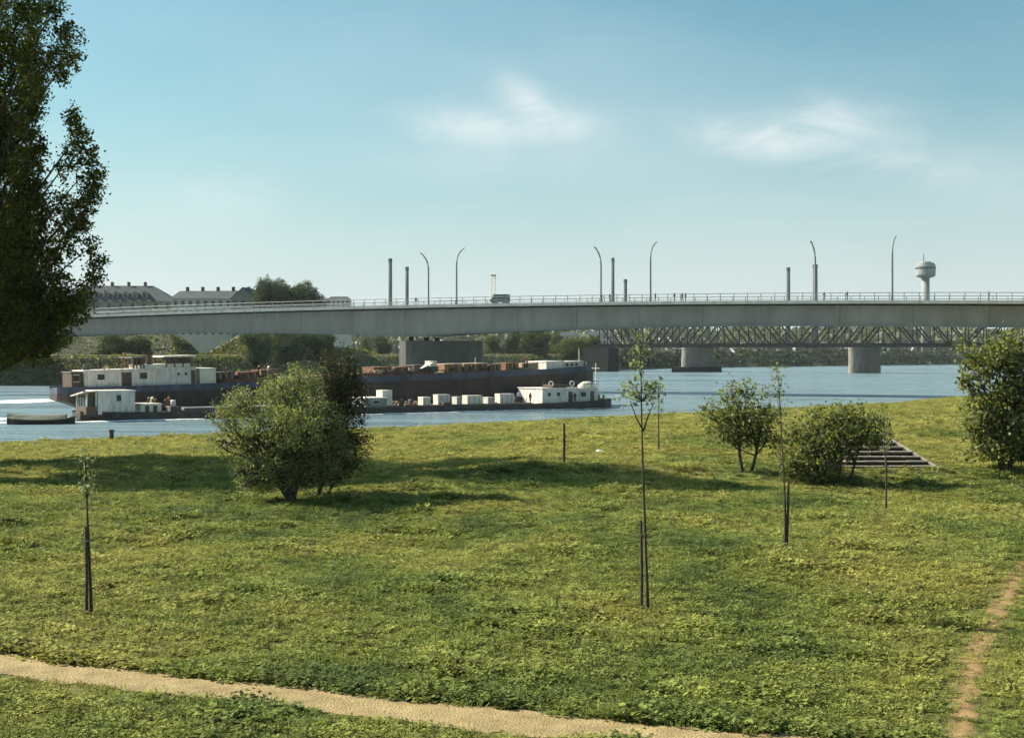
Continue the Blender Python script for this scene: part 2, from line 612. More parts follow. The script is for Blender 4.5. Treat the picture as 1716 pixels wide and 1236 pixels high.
PATH = np.array([(-40, 35.5), (-25, 29.6), (-14, 25.8), (-8.0, 23.55), (-5.79, 22.55), (-2.70, 21.35), (-0.49, 20.35), (1.16, 19.7), (3.5, 18.9), (8, 17.6), (16, 15.8)], float)
TRAIL = np.array([(16.5, 41), (14.6, 38.2), (12.8, 35.6), (11.5, 32.4), (10.5, 30.2), (9.2, 27.4), (7.9, 24.6), (7.1, 22.3), (6.4, 20.3), (5.8, 18.6)], float)
TRACK = np.array([(13.0, 56.6), (17, 56.2), (21, 55.9), (26, 56.4), (34, 57.5)], float)


def resample(P, step):
    seg = np.hypot(*np.diff(P, axis=0).T)
    s = np.concatenate([[0], np.cumsum(seg)])
    u = np.arange(0, s[-1], step)
    # smooth with a small moving window
    x, y = np.interp(u, s, P[:, 0]), np.interp(u, s, P[:, 1])
    k = max(1, int(1.6 / step))
    ker = np.ones(2 * k + 1) / (2 * k + 1)
    xp, yp = np.pad(x, k, mode='edge'), np.pad(y, k, mode='edge')
    return np.stack([np.convolve(xp, ker, 'valid'), np.convolve(yp, ker, 'valid')], 1)


def fray(m, lo, hi, scale, k=.6):
    """let a sheet break up towards its edges where the grass takes over"""
    nt = m.node_tree
    N = nt.nodes.new
    geo = N('ShaderNodeNewGeometry')
    tn = N('ShaderNodeTexNoise')
    tn.inputs['Scale'].default_value = scale
    tn.inputs['Detail'].default_value = 6
    tn.inputs['Roughness'].default_value = .7
    nt.links.new(geo.outputs['Position'], tn.inputs['Vector'])
    vc = N('ShaderNodeVertexColor')
    vc.layer_name = 'edge'
    mm = N('ShaderNodeMath')
    mm.operation = 'MULTIPLY_ADD'
    nt.links.new(vc.outputs['Color'], mm.inputs[0])
    mm.inputs[1].default_value = k
    nt.links.new(tn.outputs['Fac'], mm.inputs[2])
    mr = N('ShaderNodeMapRange')
    mr.inputs['From Min'].default_value = lo
    mr.inputs['From Max'].default_value = hi
    nt.links.new(mm.outputs[0], mr.inputs[0])
    nt.links.new(mr.outputs[0], nt.nodes['Principled BSDF'].inputs['Alpha'])


M['sandpath'] = mat('sandy_footpath', (0.31, 0.215, 0.085), 0.95, 0.3, 1.8, col2=(0.46, 0.335, 0.145), bump=0.8, bscale=25, detail=9)
fray(M['sandpath'], .52, .60, 2.2)
fray(M['dirt'], .82, 1.12, 2.4, .62)


def strip(name, P, width, m, label, lift=0.014, rag=0.08, seed=1, step=0.25):
    rg = np.random.default_rng(seed)
    C = resample(P, step)
    T = np.gradient(C, axis=0)
    T /= np.linalg.norm(T, axis=1)[:, None]
    Nn = np.stack([-T[:, 1], T[:, 0]], 1)
    n = len(C)
    vs, cols = [], 5
    ph = rg.uniform(0, 9, 4)
    u = np.arange(n) * step
    for side, k in zip((-1, -0.5, 0, 0.5, 1), range(cols)):
        w = width / 2 * side
        if abs(side) == 1:
            w = w + side * rag * (np.sin(u * 1.7 + ph[k % 4]) + np.sin(u * 4.1 + ph[(k + 1) % 4]) * 0.7 + rg.normal(0, 0.5, n))
        q = C + Nn * (w[:, None] if isinstance(w, np.ndarray) else w)
        z = hz(q[:, 0], q[:, 1]) + lift
        vs.append(np.stack([q[:, 0], q[:, 1], z], 1))
    V = np.stack(vs, 1).reshape(-1, 3)
    fs = [(i * cols + j, i * cols + j + 1, (i + 1) * cols + j + 1, (i + 1) * cols + j) for i in range(n - 1) for j in range(cols - 1)]
    mb = MB()
    mb.add(V.tolist(), [f[::-1] for f in fs])
    o = mb.build(name, m, smooth=True)
    ca = o.data.color_attributes.new('edge', 'FLOAT_COLOR', 'POINT')
    e = np.tile(np.array([0, .75, 1, .75, 0]), n)
    ca.data.foreach_set('color', np.repeat(np.stack([e], 1), 4, 1).astype(np.float32).ravel())
    return tag(o, label, kind='structure')


strip('gravel_path', PATH, 1.30, M['sandpath'], 'sandy footpath crossing the foot of the meadow', rag=0.035)
strip('dirt_trail', TRAIL, 0.70, M['dirt'], 'worn orange dirt trail climbing through the grass', rag=0.05, seed=3)
strip('far_trail', TRACK, 0.6, M['dirt'], 'faint pale trail past the stone steps', rag=0.12, seed=4)

# ------------------------------------------------------------------ far bank
BANK = [(-700, 300), (-300, 335), (-185, 345), (-122, 356), (-87, 376), (-66, 420), (-38, 480), (-2, 560), (38, 640), (92, 750), (194, 860), (294, 950), (478, 1100), (900, 1450), (2500, 2600)]
INL = [(-.2, 1), (-.3, 1), (-.4, .95), (-.45, .9), (-.6, .8), (-.75, .65), (-.75, .65), (-.75, .7), (-.7, .7), (-.6, .8), (-.5, .85), (-.45, .9), (-.4, .9), (-.4, .9), (-.4, .9)]
PROF = [(-10, -6.5), (0, -3.2), (5, -0.9), (12, 3.6), (15, 4.35), (19, 4.4), (28, 3.6), (60, 3.0), (400, 2.6), (9000, 2.2)]


def bank_pt(i, off, z):
    n = Vector(INL[i]).normalized()
    return (BANK[i][0] + n.x * off, BANK[i][1] + n.y * off, z)


mb = MB()
rows = [[bank_pt(i, o, z) for o, z in PROF] for i in range(len(BANK))]
nP = len(PROF)
mb.add([p for r in rows for p in r], [(i * nP + j, (i + 1) * nP + j, (i + 1) * nP + j + 1, i * nP + j + 1) for i in range(len(BANK) - 1) for j in range(nP - 1)])
tag(mb.build('far_bank', M['bankgrass']), 'grassy far bank of the river rising to level land', kind='structure')
mb = MB()
rows = [[bank_pt(i, o, z) for o, z in ((14.6, 4.42), (18.6, 4.47))] for i in range(1, 9)]
mb.add([p for r in rows for p in r], [(2 * i, 2 * i + 2, 2 * i + 3, 2 * i + 1) for i in range(len(rows) - 1)])
tag(mb.build('bank_path', M['sand']), 'pale path along the top of the far bank', kind='structure')

# approach embankment behind the road bridge
mb = MB()
crest = [(-420, 400, 11.5), (-210, 418, 11.2), (-143, 428, 10.8), (gx(286, 432), 432, 10.6), (gx(318, 433), 433, 7.6), (gx(334, 434), 434, 4.6), (gx(352, 434), 434, 4.6), (gx(372, 435), 435, 7.0), (gx(408, 438), 438, 10.6), (-72, 462, 8.8), (-52, 500, 6.0), (-45, 540, 3.0)]
rings = []
for x, y, z in crest:
    w = 1.6 * (z - 3) + 1
    rings.append([(x + .35 * w, y - w, 2.4), (x, y, z), (x - 3, y + 8, z), (x - .35 * w - 3, y + 8 + w, 2.4)])
mb.add([p for r in rings for p in r], [(i * 4 + j, (i + 1) * 4 + j, (i + 1) * 4 + j + 1, i * 4 + j + 1) for i in range(len(rings) - 1) for j in range(3)])
rings_e = rings
tag(mb.build('embankment', M['bankgrass'], smooth=False), 'raised grassy embankment behind the road bridge', kind='structure')

# ------------------------------------------------------------------ road bridge
BA, BB = Vector((89, 250, 0)), Vector((-98, 340, 0))
BL = (BB - BA).length
BDIR = (BB - BA).normalized()                     # runs away to the left
BNRM = Vector((-BDIR.y, BDIR.x, 0))               # across the bridge
if BNRM.y < 0:
    BNRM = -BNRM
BW = 17.0
_tp = np.polyfit([0.0, 0.279, 0.589, 1.0], [13.64, 14.37, 14.60, 13.55], 2)


def gtop(t):
    return float(np.polyval(_tp, t))


T_PIER = 0.598
FLOW = Vector((.72, .694, 0)).normalized()
FSIDE = Vector((-FLOW.y, FLOW.x, 0))


def gdepth(t):
    d0, d1 = 3.95, 5.9
    k = abs(t - T_PIER) / 0.42
    return d0 + (d1 - d0) * max(0.0, 1 - k) ** 2


def bpt(t, across, z):
    p = BA + BDIR * (t * BL) + BNRM * across
    return (p.x, p.y, z)


T0, T1 = -0.42, 1.24
bridge = thing('road_bridge', 'long grey steel girder road bridge with light parapet crossing the river', 'bridge')
FASC, RAILH = 0.62, 1.38
nseg = 26
tt = np.linspace(T0, T1, nseg + 1)
for i in range(nseg):
    g = 0.00016
    a, b = tt[i] + g, tt[i + 1] - g
    sub = np.linspace(a, b, 5)
    mb = MB()
    rings = []
    for t in sub:
        zt, zb = gtop(t), gtop(t) - gdepth(t)
        rings.append([bpt(t, 1.6, zt), bpt(t, 1.6, zb), bpt(t, 2.1, zb), bpt(t, 2.1, zt)])
    mb.loft(rings)
    mb.build('girder_panel', M['girder'], bridge)
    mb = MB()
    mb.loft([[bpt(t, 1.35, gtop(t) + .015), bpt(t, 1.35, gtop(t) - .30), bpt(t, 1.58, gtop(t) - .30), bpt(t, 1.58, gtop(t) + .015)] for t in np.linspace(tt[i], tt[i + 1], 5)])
    mb.build('shadow_strip', M['truss'], bridge)  # dark strip below the fascia paints in the deck overhang's shadow line
    # bottom flange, a little proud of the web
    mb = MB()
    mb.loft([[bpt(t, 1.3, gtop(t) - gdepth(t)), bpt(t, 1.3, gtop(t) - gdepth(t) - .16), bpt(t, 2.6, gtop(t) - gdepth(t) - .16), bpt(t, 2.6, gtop(t) - gdepth(t))] for t in np.linspace(tt[i], tt[i + 1], 5)])
    mb.build('bottom_flange', M['rail'], bridge)
mb = MB()
mb.loft([[bpt(t, BW - 2.1, gtop(t)), bpt(t, BW - 2.1, gtop(t) - gdepth(t)), bpt(t, BW - 1.6, gtop(t) - gdepth(t)), bpt(t, BW - 1.6, gtop(t))] for t in np.linspace(T0, T1, 90)])
mb.build('rear_girder', M['girder'], bridge)
mb = MB()
mb.loft([[bpt(t, 0, gtop(t) + FASC), bpt(t, 0, gtop(t) + 0.02), bpt(t, BW, gtop(t) + 0.02), bpt(t, BW, gtop(t) + FASC)] for t in np.linspace(T0, T1, 60)])
mb.build('deck_slab', M['fascia'], bridge)
mb = MB()
mb.loft([[bpt(t, 2.6, gtop(t) + FASC + .05), bpt(t, 2.6, gtop(t) + FASC + .004), bpt(t, BW - 2.6, gtop(t) + FASC + .004), bpt(t, BW - 2.6, gtop(t) + FASC + .05)] for t in np.linspace(T0, T1, 60)])
mb.build('roadway', M['asphalt'], bridge)
for side in (0.12, BW - 0.12):
    for nm, h, r in (('top_rail', RAILH, .075), ('middle_rail', RAILH * .56, .035), ('lower_rail', RAILH * .2, .035)):
        mb = MB()
        mb.tube([bpt(t, side, gtop(t) + FASC + h) for t in np.linspace(T0, T1, 60)], r, 6)
        mb.build(nm, M['rail'], bridge)
post_me = MB().box(-.055, .055, -.04, .04, 0, RAILH).mesh('railing_post', M['rail'])
ang = math.atan2(BDIR.y, BDIR.x)
npost = 130
for side in (0.12, BW - 0.12):
    for i in range(npost):
        t = T0 + (T1 - T0) * (i + .5) / npost
        link('railing_post', post_me, bridge, bpt(t, side, gtop(t) + FASC), (0, 0, ang))


def pier(t, z0, ln0=-.6, ln1=19.5, hw=1.9):
    zb = gtop(t) - gdepth(t)
    mb = MB()
    rings = []
    for z, k in ((z0, 1.12), (zb - 1.0, 1.0)):
        poly = []
        for a, b in ((-hw, ln0), (-hw, ln1), (-hw * .5, ln1 + 1.4), (hw * .5, ln1 + 1.4), (hw, ln1), (hw, ln0), (hw * .55, ln0 - .9), (-hw * .55, ln0 - .9)):
            p = BA + BDIR * (t * BL) + BNRM * 1.5 + FSIDE * (a * k) + FLOW * b
            poly.append((p.x, p.y, z))
        rings.append(poly)
    mb.loft(rings)
    o = mb.build('pier', M['concrete'], bridge)
    for b in (3.0, 9.5, BW - 2.6):
        mb = MB()
        q = BA + BDIR * (t * BL) + BNRM * b
        mb.lathe([(.55, zb - 1.0), (.55, zb - .18)], 10, (q.x, q.y))
        mb.build('bearing', M['truss'], o)


pier(T_PIER, -7)
pier(-0.13, -7)
# left abutment on the far bank
mb = MB()
t = 1.2
rings = []
for a in (0, 16):
    pl = []
    for b, z in ((-1, gtop(t) - gdepth(t) - .2), (-1, 0), (BW + 1, 0), (BW + 1, gtop(t) - gdepth(t) - .2)):
        p = BA + BDIR * (t * BL + a) + BNRM * b
        pl.append((p.x, p.y, z))
    rings.append(pl)
mb.loft(rings)
mb.build('abutment', M['concrete'], bridge)


def t_of_px(px, across=0.0):
    k = (px - 858) / F
    a = BA + BNRM * across
    return (k * a.y - a.x) / ((BDIR.x - k * BDIR.y) * BL)


# ------------------------------------------------------------------ bridge lamps
def make_lamp(label):
    L = thing('street_lamp', label, 'street lamp', group='lamps along the road bridge')
    mb = MB()
    H = 8.2
    pts = [(0, 0, 0), (0, 0, 1.2), (0, 0, H * .55), (0, 0, H)]
    rad = [.25, .23, .21, .20]
    for k in range(1, 8):
        a = k / 7 * math.radians(62)
        R = 3.3
        pts.append((R * (1 - math.cos(a)), 0, H + R * math.sin(a)))
        rad.append(.20 - .007 * k)
    e = Vector(pts[-1])
    d = Vector((math.sin(a), 0, math.cos(a)))
    pts.append(tuple(e + d * .9))
    rad.append(.11)
    mb.tube(pts, rad, 8)
    mb.build('pole', M['lamp'], L, smooth=True)
    c = e + d * .9
    mb = MB()
    d2 = Vector((.93, 0, .36)).normalized()
    n2 = Vector((-d2.z, 0, d2.x))
    rings = []
    for s, w_, h_ in ((-.1, .10, .06), (.2, .20, .12), (.8, .22, .13), (1.25, .08, .05)):
        q = c + d2 * s
        rings.append([q + Vector((0, -w_, 0)), q + n2 * h_ * .9 + Vector((0, -w_ * .6, 0)), q + n2 * h_ * .9 + Vector((0, w_ * .6, 0)), q + Vector((0, w_, 0)), q - n2 * h_ * .5])
    mb.loft(rings)
    hd = mb.build('lamp_head', M['lamp'], L)
    mb = MB()
    rings = []
    for s, w_ in ((.12, .12), (.75, .14)):
        q = c + d2 * s - n2 * .075
        rings.append([q + Vector((0, -w_, 0)), q + Vector((0, w_, 0)), q - n2 * .07])
    mb.loft(rings)
    mb.build('lens', M['lampglass'], hd)
    return L


lamp0 = None
na = math.atan2(BNRM.y, BNRM.x)
for px, across, rot, label in ((1495, .8, na, 'curved street lamp on near parapet, closest to the round tower'), (1090, .8, na, 'curved street lamp on near parapet behind the tall staked sapling'),
                               (765, .8, na, 'curved street lamp on near parapet above the left bridge pier'),
                               (1366, BW - .8, na + math.pi, 'curved lamp on far parapet in line with a thick chimney, arm to left'),
                               (1007, BW - .8, na + math.pi, 'curved lamp on far parapet beside the tall thin chimney, arm to left'),
                               (718, BW - .8, na + math.pi, 'curved lamp on far parapet between twin chimneys and near lamp, arm to left')):
    t = t_of_px(px, across)
    if lamp0 is None:
        o = lamp0 = make_lamp(label)
    else:
        o = copy_tree(lamp0)
    o['label'] = label
    o.location = bpt(t, across, gtop(t) + FASC)
    o.rotation_euler = (0, 0, rot)

# ------------------------------------------------------------------ truss railway bridge
TD = Vector((-.903, .430, 0)).normalized()
TN = Vector((.430, .903, 0)).normalized()
TO = Vector((139, 569, 0))


def tpt(s, a, z):
    p = TO + TD * s + TN * a
    return Vector((p.x, p.y, z))


truss = thing('railway_bridge', 'dark steel lattice truss railway bridge seen beneath the road bridge', 'bridge')
PAN = 6.6
S0, S1 = -26 * PAN, 17 * PAN + 4
ZB, ZT = 8.35, 16.6
mb = MB()
mb.loft([[tpt(s, -.4, ZB + .25), tpt(s, -.4, ZB - 1.15), tpt(s, 9.6, ZB - 1.15), tpt(s, 9.6, ZB + .25)] for s in (S0, S1)])
mb.build('deck', M['truss'], truss)
NPN = 43
vert_me = MB().box(-.19, .19, -.16, .16, 0, ZT - ZB).mesh('vertical', M['truss'])
dl = math.hypot(PAN, ZT - ZB)
diag_me = MB().box(-.30, .30, -.13, .13, 0, dl).mesh('diagonal', M['truss'])
ta = math.atan2(TD.y, TD.x)
for a in (0, 9.2):
    for nm, z, h in (('bottom_chord', ZB + .2, .55), ('top_chord', ZT, .6)):
        mb = MB()
        mb.loft([[tpt(s, a - .25, z + h / 2), tpt(s, a - .25, z - h / 2), tpt(s, a + .25, z - h / 2), tpt(s, a + .25, z + h / 2)] for s in (S0, S1)])
        mb.build(nm, M['truss'], truss)
    for i in range(NPN + 1):
        s = S0 + i * PAN
        link('vertical', vert_me, truss, tpt(s, a, ZB), (0, 0, ta))
        if i < NPN:
            up = (i // 5) % 2 == 0
            base = tpt(s if up else s + PAN, a + (.02 if up else -.02), ZB)
            th = math.atan2(PAN, ZT - ZB) * (1 if up else -1)
            o = link('diagonal', diag_me, truss, base)
            o.rotation_euler = (Matrix.Rotation(ta, 4, 'Z') @ Matrix.Rotation(th, 4, 'Y')).to_euler()
mb = MB()
for a in (-.35,):
    mb.tube([tpt(s, a, ZB + 1.3) for s in (S0, S1)], .06, 4)
    mb.tube([tpt(s, a, ZB + .8) for s in (S0, S1)], .05, 4)
mb.build('handrail', M['truss'], truss)


def truss_pier(s, hw, z0, z1, l0, l1, cut=True):
    mb = MB()
    rings = []
    for z, k in ((z0, 1.06), (z1 - .8, 1.0), (z1 - .8, 1.08), (z1, 1.08)):
        r = []
        for j in range(9):
            an = math.pi * j / 8
            q = tpt(s, 0, z) - FSIDE * (math.cos(an) * hw * k) + FLOW * (l0 - math.sin(an) * hw * k)
            r.append(q)
        for j in range(9):
            an = math.pi * j / 8
            q = tpt(s, 0, z) + FSIDE * (math.cos(an) * hw * k) + FLOW * (l1 + math.sin(an) * hw * k)
            r.append(q)
        rings.append(r)
    mb.loft(rings)
    mb.build('pier', M['pierstone'], truss)


truss_pier(3, 2.3, -7, ZB - 1.2, 0, 15)
truss_pier(-70, 2.3, -7, ZB - 1.2, 0, 15)
truss_pier(72, 2.3, -1.0, ZB - 1.2, -1, 13)
mb = MB()
rings = []
for z, k in ((-7, 1.05), (-1.2, 1.0), (-.9, .97)):
    r = []
    for u, v in ((-6, -5), (0, -11), (6, -5), (6, 16), (0, 20), (-6, 16)):
        q = tpt(72, 0, z) + FSIDE * (u * k * .8) + FLOW * (v * k)
        r.append(q)
    rings.append(r)
mb.loft(rings)
mb.build('pier_base', M['truss'], truss)
mb = MB()
mb.loft([[tpt(s, -2, ZB - 1.2), tpt(s, -3, -4), tpt(s, 10, -4), tpt(s, 10, ZB - 1.2)] for s in (S1 - 9, S1 + 3)])
mb.build('abutment', M['truss'], truss)


# ------------------------------------------------------------------ foliage
def rand_rot(n, rg, tilt=1.0):
    """random leaf frames: two in-plane axes per leaf"""
    a = rg.normal(size=(n, 3))
    a /= np.linalg.norm(a, axis=1)[:, None]
    b = rg.normal(size=(n, 3))
    b -= a * (a * b).sum(1)[:, None]
    b /= np.linalg.norm(b, axis=1)[:, None]
    return a, b


def leaf_mesh(name, C, size, m, rg, aspect=0.5, droop=0.0):
    n = len(C)
    a, b = rand_rot(n, rg)
    if droop:
        a = a + np.array([0, 0, droop])
        a /= np.linalg.norm(a, axis=1)[:, None]
        b -= a * (a * b).sum(1)[:, None]
        b /= np.linalg.norm(b, axis=1)[:, None]
    L = size * rg.uniform(.6, 1.35, n)[:, None]
    W = L * aspect
    v = np.empty((n, 4, 3))
    v[:, 0] = C - a * L * .5
    v[:, 1] = C + b * W * .5 - a * L * .04
    v[:, 2] = C + a * L * .5
    v[:, 3] = C - b * W * .5 - a * L * .04
    me = bpy.data.meshes.new(name)
    me.vertices.add(4 * n)
    me.vertices.foreach_set('co', v.ravel())
    me.loops.add(4 * n)
    me.loops.foreach_set('vertex_index', np.arange(4 * n, dtype=np.int32))
    me.polygons.add(n)
    me.polygons.foreach_set('loop_start', np.arange(0, 4 * n, 4, dtype=np.int32))
    me.materials.append(m)
    me.update(calc_edges=True)
    return me


def lobe_points(lobes, dens, clump, sig, rg, shell=0.45):
    """clusters of leaves spread through ellipsoid lobes, denser towards the outside, so that gaps stay between them"""
    out, centers = [], []
    for (c, r) in lobes:
        c, r = np.array(c, float), np.array(r, float)
        vol = r[0] * r[1] * r[2] * 4.19
        k = max(6, int(dens * vol ** 0.8))
        d = rg.normal(size=(k, 3))
        d /= np.linalg.norm(d, axis=1)[:, None]
        rad = rg.uniform(shell ** 3, 1.0, k) ** (1 / 3)
        rad *= 1 + 0.16 * np.sin(d[:, 0] * 7 + c[0] * 3) * np.cos(d[:, 2] * 8 + c[1])
        cc = c + d * rad[:, None] * r
        centers.append(cc)
        s = sig * rg.uniform(.6, 1.4, k)
        q = cc[:, None, :] + rg.normal(size=(k, clump, 3)) * s[:, None, None] * np.array([1, 1, .85])
        out.append(q.reshape(-1, 3))
    return np.concatenate(out), centers


def limb(mb, p0, p1, r0, r1, rg, bend=.1, n=5, k=6):
    p0, p1 = np.array(p0, float), np.array(p1, float)
    L = np.linalg.norm(p1 - p0)
    off = rg.normal(size=3) * bend * L
    off2 = rg.normal(size=3) * bend * .5 * L
    pts, rad = [], []
    for i in range(n + 1):
        t = i / n
        pts.append(p0 + (p1 - p0) * t + off * math.sin(math.pi * t) * .5 + off2 * math.sin(2 * math.pi * t) * .4)
        rad.append(r0 + (r1 - r0) * t)
    mb.tube([tuple(p) for p in pts], rad, k)
    return pts


def tree(name, label, cat, base, stems, lobes, leaf, m, dens=9, clump=26, sig=.28, trunk_r=.12, seed=1, aspect=.5, group=None, shell=.45, minz=None, droop=0, extra=None):
    """stems: list of (foot offset, head point) in world; lobes in world coordinates"""
    rg = np.random.default_rng(seed)
    base = np.array(base, float)
    T = thing(name, label, cat, tuple(base), group=group)
    loc = [(np.array(c) - base, r) for c, r in lobes]
    pts, centers = lobe_points(loc, dens, clump, sig, rg, shell)
    if extra is not None:
        pts = np.concatenate([pts, extra - base])
    if minz is not None:
        pts = pts[pts[:, 2] > minz]
    mb = MB()
    for foot, head in stems:
        foot, head = np.array(foot, float), np.array(head, float) - base
        path = limb(mb, foot - np.array([0, 0, .3]), head, trunk_r, trunk_r * .35, rg, .06, 7, 8)
        for (c, r) in loc:
            if rg.random() < .95:
                st = path[rg.integers(3, 7)]
                e = c + (np.array(c) - st) * .1
                pp = limb(mb, st, e, trunk_r * .42, trunk_r * .1, rg, .12, 4, 5)
                for cc in rg.normal(size=(4, 3)) * np.array(r) * .55 + c:
                    limb(mb, pp[2 + rg.integers(0, 2)], cc, trunk_r * .2, trunk_r * .05, rg, .12, 3, 4)
    mb.build('trunk', M['bark'], T, smooth=True)
    link('crown', leaf_mesh('crown', pts, leaf, m, rg, aspect, droop), T)
    return T


def plobes(L, Y, base_z=None, dy=.9):
    k = Y / F
    return [(pos(px, py, Y + (yo if len(r) else 0)), (rx * k, (rx * dy) * k, ry * k)) for (px, py, rx, ry, yo, *r) in [(*l, 0) if len(l) == 5 else (*l, 0, 0) for l in L]]


def stand(px, py):
    Y = 60.0
    for _ in range(60):
        Y = .5 * Y + .5 * (CAM_H - hz1(gx(px, Y), Y)) * F / (py - HOR)
    return Y


# --- tall poplar
YP = 67.0
rg = np.random.default_rng(5)
kP = YP / F
pl = []
plumes = [(-30, 600, -30, -260, 60), (30, 590, 40, -120, 42), (48, 190, 108, 18, 24), (70, 160, 118, 58, 18), (40, 560, 62, 150, 40), (62, 560, 122, 190, 28), (95, 480, 160, 262, 22), (112, 440, 165, 300, 18),
          (60, 600, 95, 330, 34), (100, 585, 166, 418, 17), (70, 600, 120, 440, 30), (15, 600, 20, 250, 45), (-80, 600, -90, -120, 50), (-120, 600, -130, 60, 45), (-60, 590, -70, 260, 55), (35, 300, 78, -40, 24)]
for (x0, y0, x1, y1, w) in plumes:
    yo = rg.uniform(-3.2, 3.2)
    n = max(3, int(abs(y0 - y1) / 55))
    for i in range(n):
        t = (i + .5) / n
        ww = w * (0.62 + 0.55 * math.sin(math.pi * min(1, t * .92 + .08))) * (1 - .45 * max(0, t - .6) / .4)
        cx = x0 + (x1 - x0) * t ** 1.15 + rg.normal() * 6
        cy = y0 + (y1 - y0) * t + rg.normal() * 8
        pl.append((pos(cx, cy, YP + yo * (1 - .4 * t) + rg.normal() * .4), (ww * .74 * kP, ww * .74 * kP, 34 * kP)))
for px_, py_, r_ in ((95, 15, 15), (118, 58, 17), (121, 95, 17), (100, 128, 14), (72, 160, 12), (122, 192, 14), (131, 225, 17), (142, 255, 19), (160, 285, 16), (155, 315, 17), (145, 345, 17), (138, 380, 14), (150, 415, 14),
                     (166, 440, 14), (160, 465, 15), (140, 490, 17), (120, 520, 20), (105, 548, 20), (80, 568, 22), (50, 575, 26), (20, 578, 28), (-20, 575, 35), (60, 530, 30), (95, 500, 20), (-60, 570, 35), (-10, 540, 40), (30, 545, 34), (10, 500, 40), (-40, 520, 45), (40, 480, 34), (-95, 560, 40)):
    pl.append((pos(px_, py_, YP + rg.normal() * .8), (r_ * kP, r_ * kP * 1.5, r_ * 1.3 * kP)))
bx, by = gx(-24, YP), YP
bz = hz1(bx, by)
T = thing('poplar_tree', 'tall dark poplar towering along the edge of the picture', 'tree', (bx, by, bz))
loc = [(np.array(c) - np.array((bx, by, bz)), r) for c, r in pl]
pts, _ = lobe_points(loc, 34, 16, .13, rg, .1)
nc = 70000
zc_ = 5.5 + 21.5 * rg.uniform(0, 1, nc) ** .55
rc_ = np.interp(zc_, [5, 9, 17, 22, 27], [1.4, 1.9, 2.3, 4.0, 1.4]) * np.sqrt(rg.uniform(0, 1, nc))
ac_ = rg.uniform(0, 2 * math.pi, nc)
gap = np.sin(zc_ * 1.9 + 2 * np.sin(ac_ * 2)) * np.sin(ac_ * 3 + zc_ * .7) > -.25
pts = np.concatenate([pts, np.stack([rc_ * np.cos(ac_) - .8, rc_ * np.sin(ac_), zc_], 1)[gap]])
pts = pts[pts[:, 2] > 4.2]
mb = MB()
limb(mb, (0, 0, -.3), (0, 0, 26), .42, .06, rg, .01, 10, 10)
for i in range(0, len(loc), 2):
    c, r = loc[i]
    z0 = max(4.6, c[2] - 3.0 - abs(c[0]) * .7)
    limb(mb, (0, 0, min(z0, 24)), c, .11, .02, rg, .06, 5, 5)
mb.build('trunk', M['bark'], T, smooth=True)
link('crown', leaf_mesh('crown', pts, .135, M['poplar'], rg, .8), T)

for lb, x_, y_, rz_, s_ in (('poplar standing just behind the tall one at the edge of the picture', -33.5, 77, 2.2, 1.0), ('poplar farthest out beside the tall one, mostly beyond the picture edge', -37.5, 66, 4.0, .97)):
    o = copy_tree(T)
    o['label'] = lb
    o.location = (x_, y_, hz1(x_, y_))
    o.rotation_euler = (0, 0, rz_)
    o.scale = (s_, s_, s_)
    o['group'] = 'poplars by the meadow'
T['group'] = 'poplars by the meadow'

# --- broad willow bush in the middle of the meadow
YB = stand(487, 840)
b0 = (gx(487, YB), YB, hz1(gx(487, YB), YB))
L1 = [(462, 652, 34, 26, 0.3), (500, 636, 34, 24, .2), (526, 652, 22, 22, .2), (484, 668, 46, 34, .2), (405, 676, 32, 24, 0), (380, 700, 28, 24, .2), (366, 738, 22, 26, .3), (398, 735, 30, 34, -.2), (440, 705, 36, 34, -.8), (478, 715, 34, 40, -1.3), (515, 725, 36, 38, -1.4), (530, 690, 36, 34, -.6),
      (556, 712, 26, 26, -.5), (572, 752, 24, 24, -.6), (545, 760, 34, 30, -.6), (420, 772, 24, 34, -.3), (396, 796, 13, 22, -.3), (460, 765, 34, 34, -.6), (500, 782, 36, 26, -.3), (442, 805, 26, 20, .1), (548, 792, 30, 20, .2), (500, 700, 50, 46, .9), (415, 812, 14, 14, 0), (468, 800, 30, 22, -.4), (522, 806, 30, 16, .1), (435, 815, 22, 14, .4), (470, 770, 40, 40, .9), (530, 770, 36, 34, .6)]
tree('willow_bush', 'broad grey-green bush with short dark trunk standing before the barges', 'bush', b0, [((0, 0, 0), pos(492, 730, YB)), ((.02, .05, .55), pos(545, 730, YB + .3)), ((-.02, 0, .5), pos(435, 740, YB))],
     plobes(L1, YB), .105, M['willow'], dens=40, clump=28, sig=.14, trunk_r=.19, seed=21, aspect=.35, shell=.15, minz=.22)
# dark-leaved bush rising just behind it
YB2 = YB + 1.1
b0 = (gx(528, YB2), YB2, hz1(gx(528, YB2), YB2))
L2 = [(570, 604, 22, 18, 0), (548, 600, 12, 14, 0), (590, 612, 14, 18, 0), (572, 625, 32, 26, 0), (592, 655, 24, 34, 0), (556, 645, 28, 30, .2), (584, 690, 30, 38, 0), (602, 738, 22, 28, -.2), (572, 735, 34, 40, -.2), (560, 770, 36, 30, .2), (548, 670, 24, 30, .3), (536, 700, 30, 34, .6), (585, 772, 26, 22, -.1), (556, 796, 30, 18, 0), (528, 790, 26, 22, .3)]
tree('dark_bush', 'dark-leaved taller bush rising just behind the broad grey-green bush', 'bush', b0, [((0, 0, 0), pos(570, 690, YB2)), ((.2, 0, 0), pos(585, 730, YB2))],
     plobes(L2, YB2), .11, M['willowdark'], dens=46, clump=26, sig=.14, trunk_r=.09, seed=22, aspect=.4, shell=.2, minz=.25)
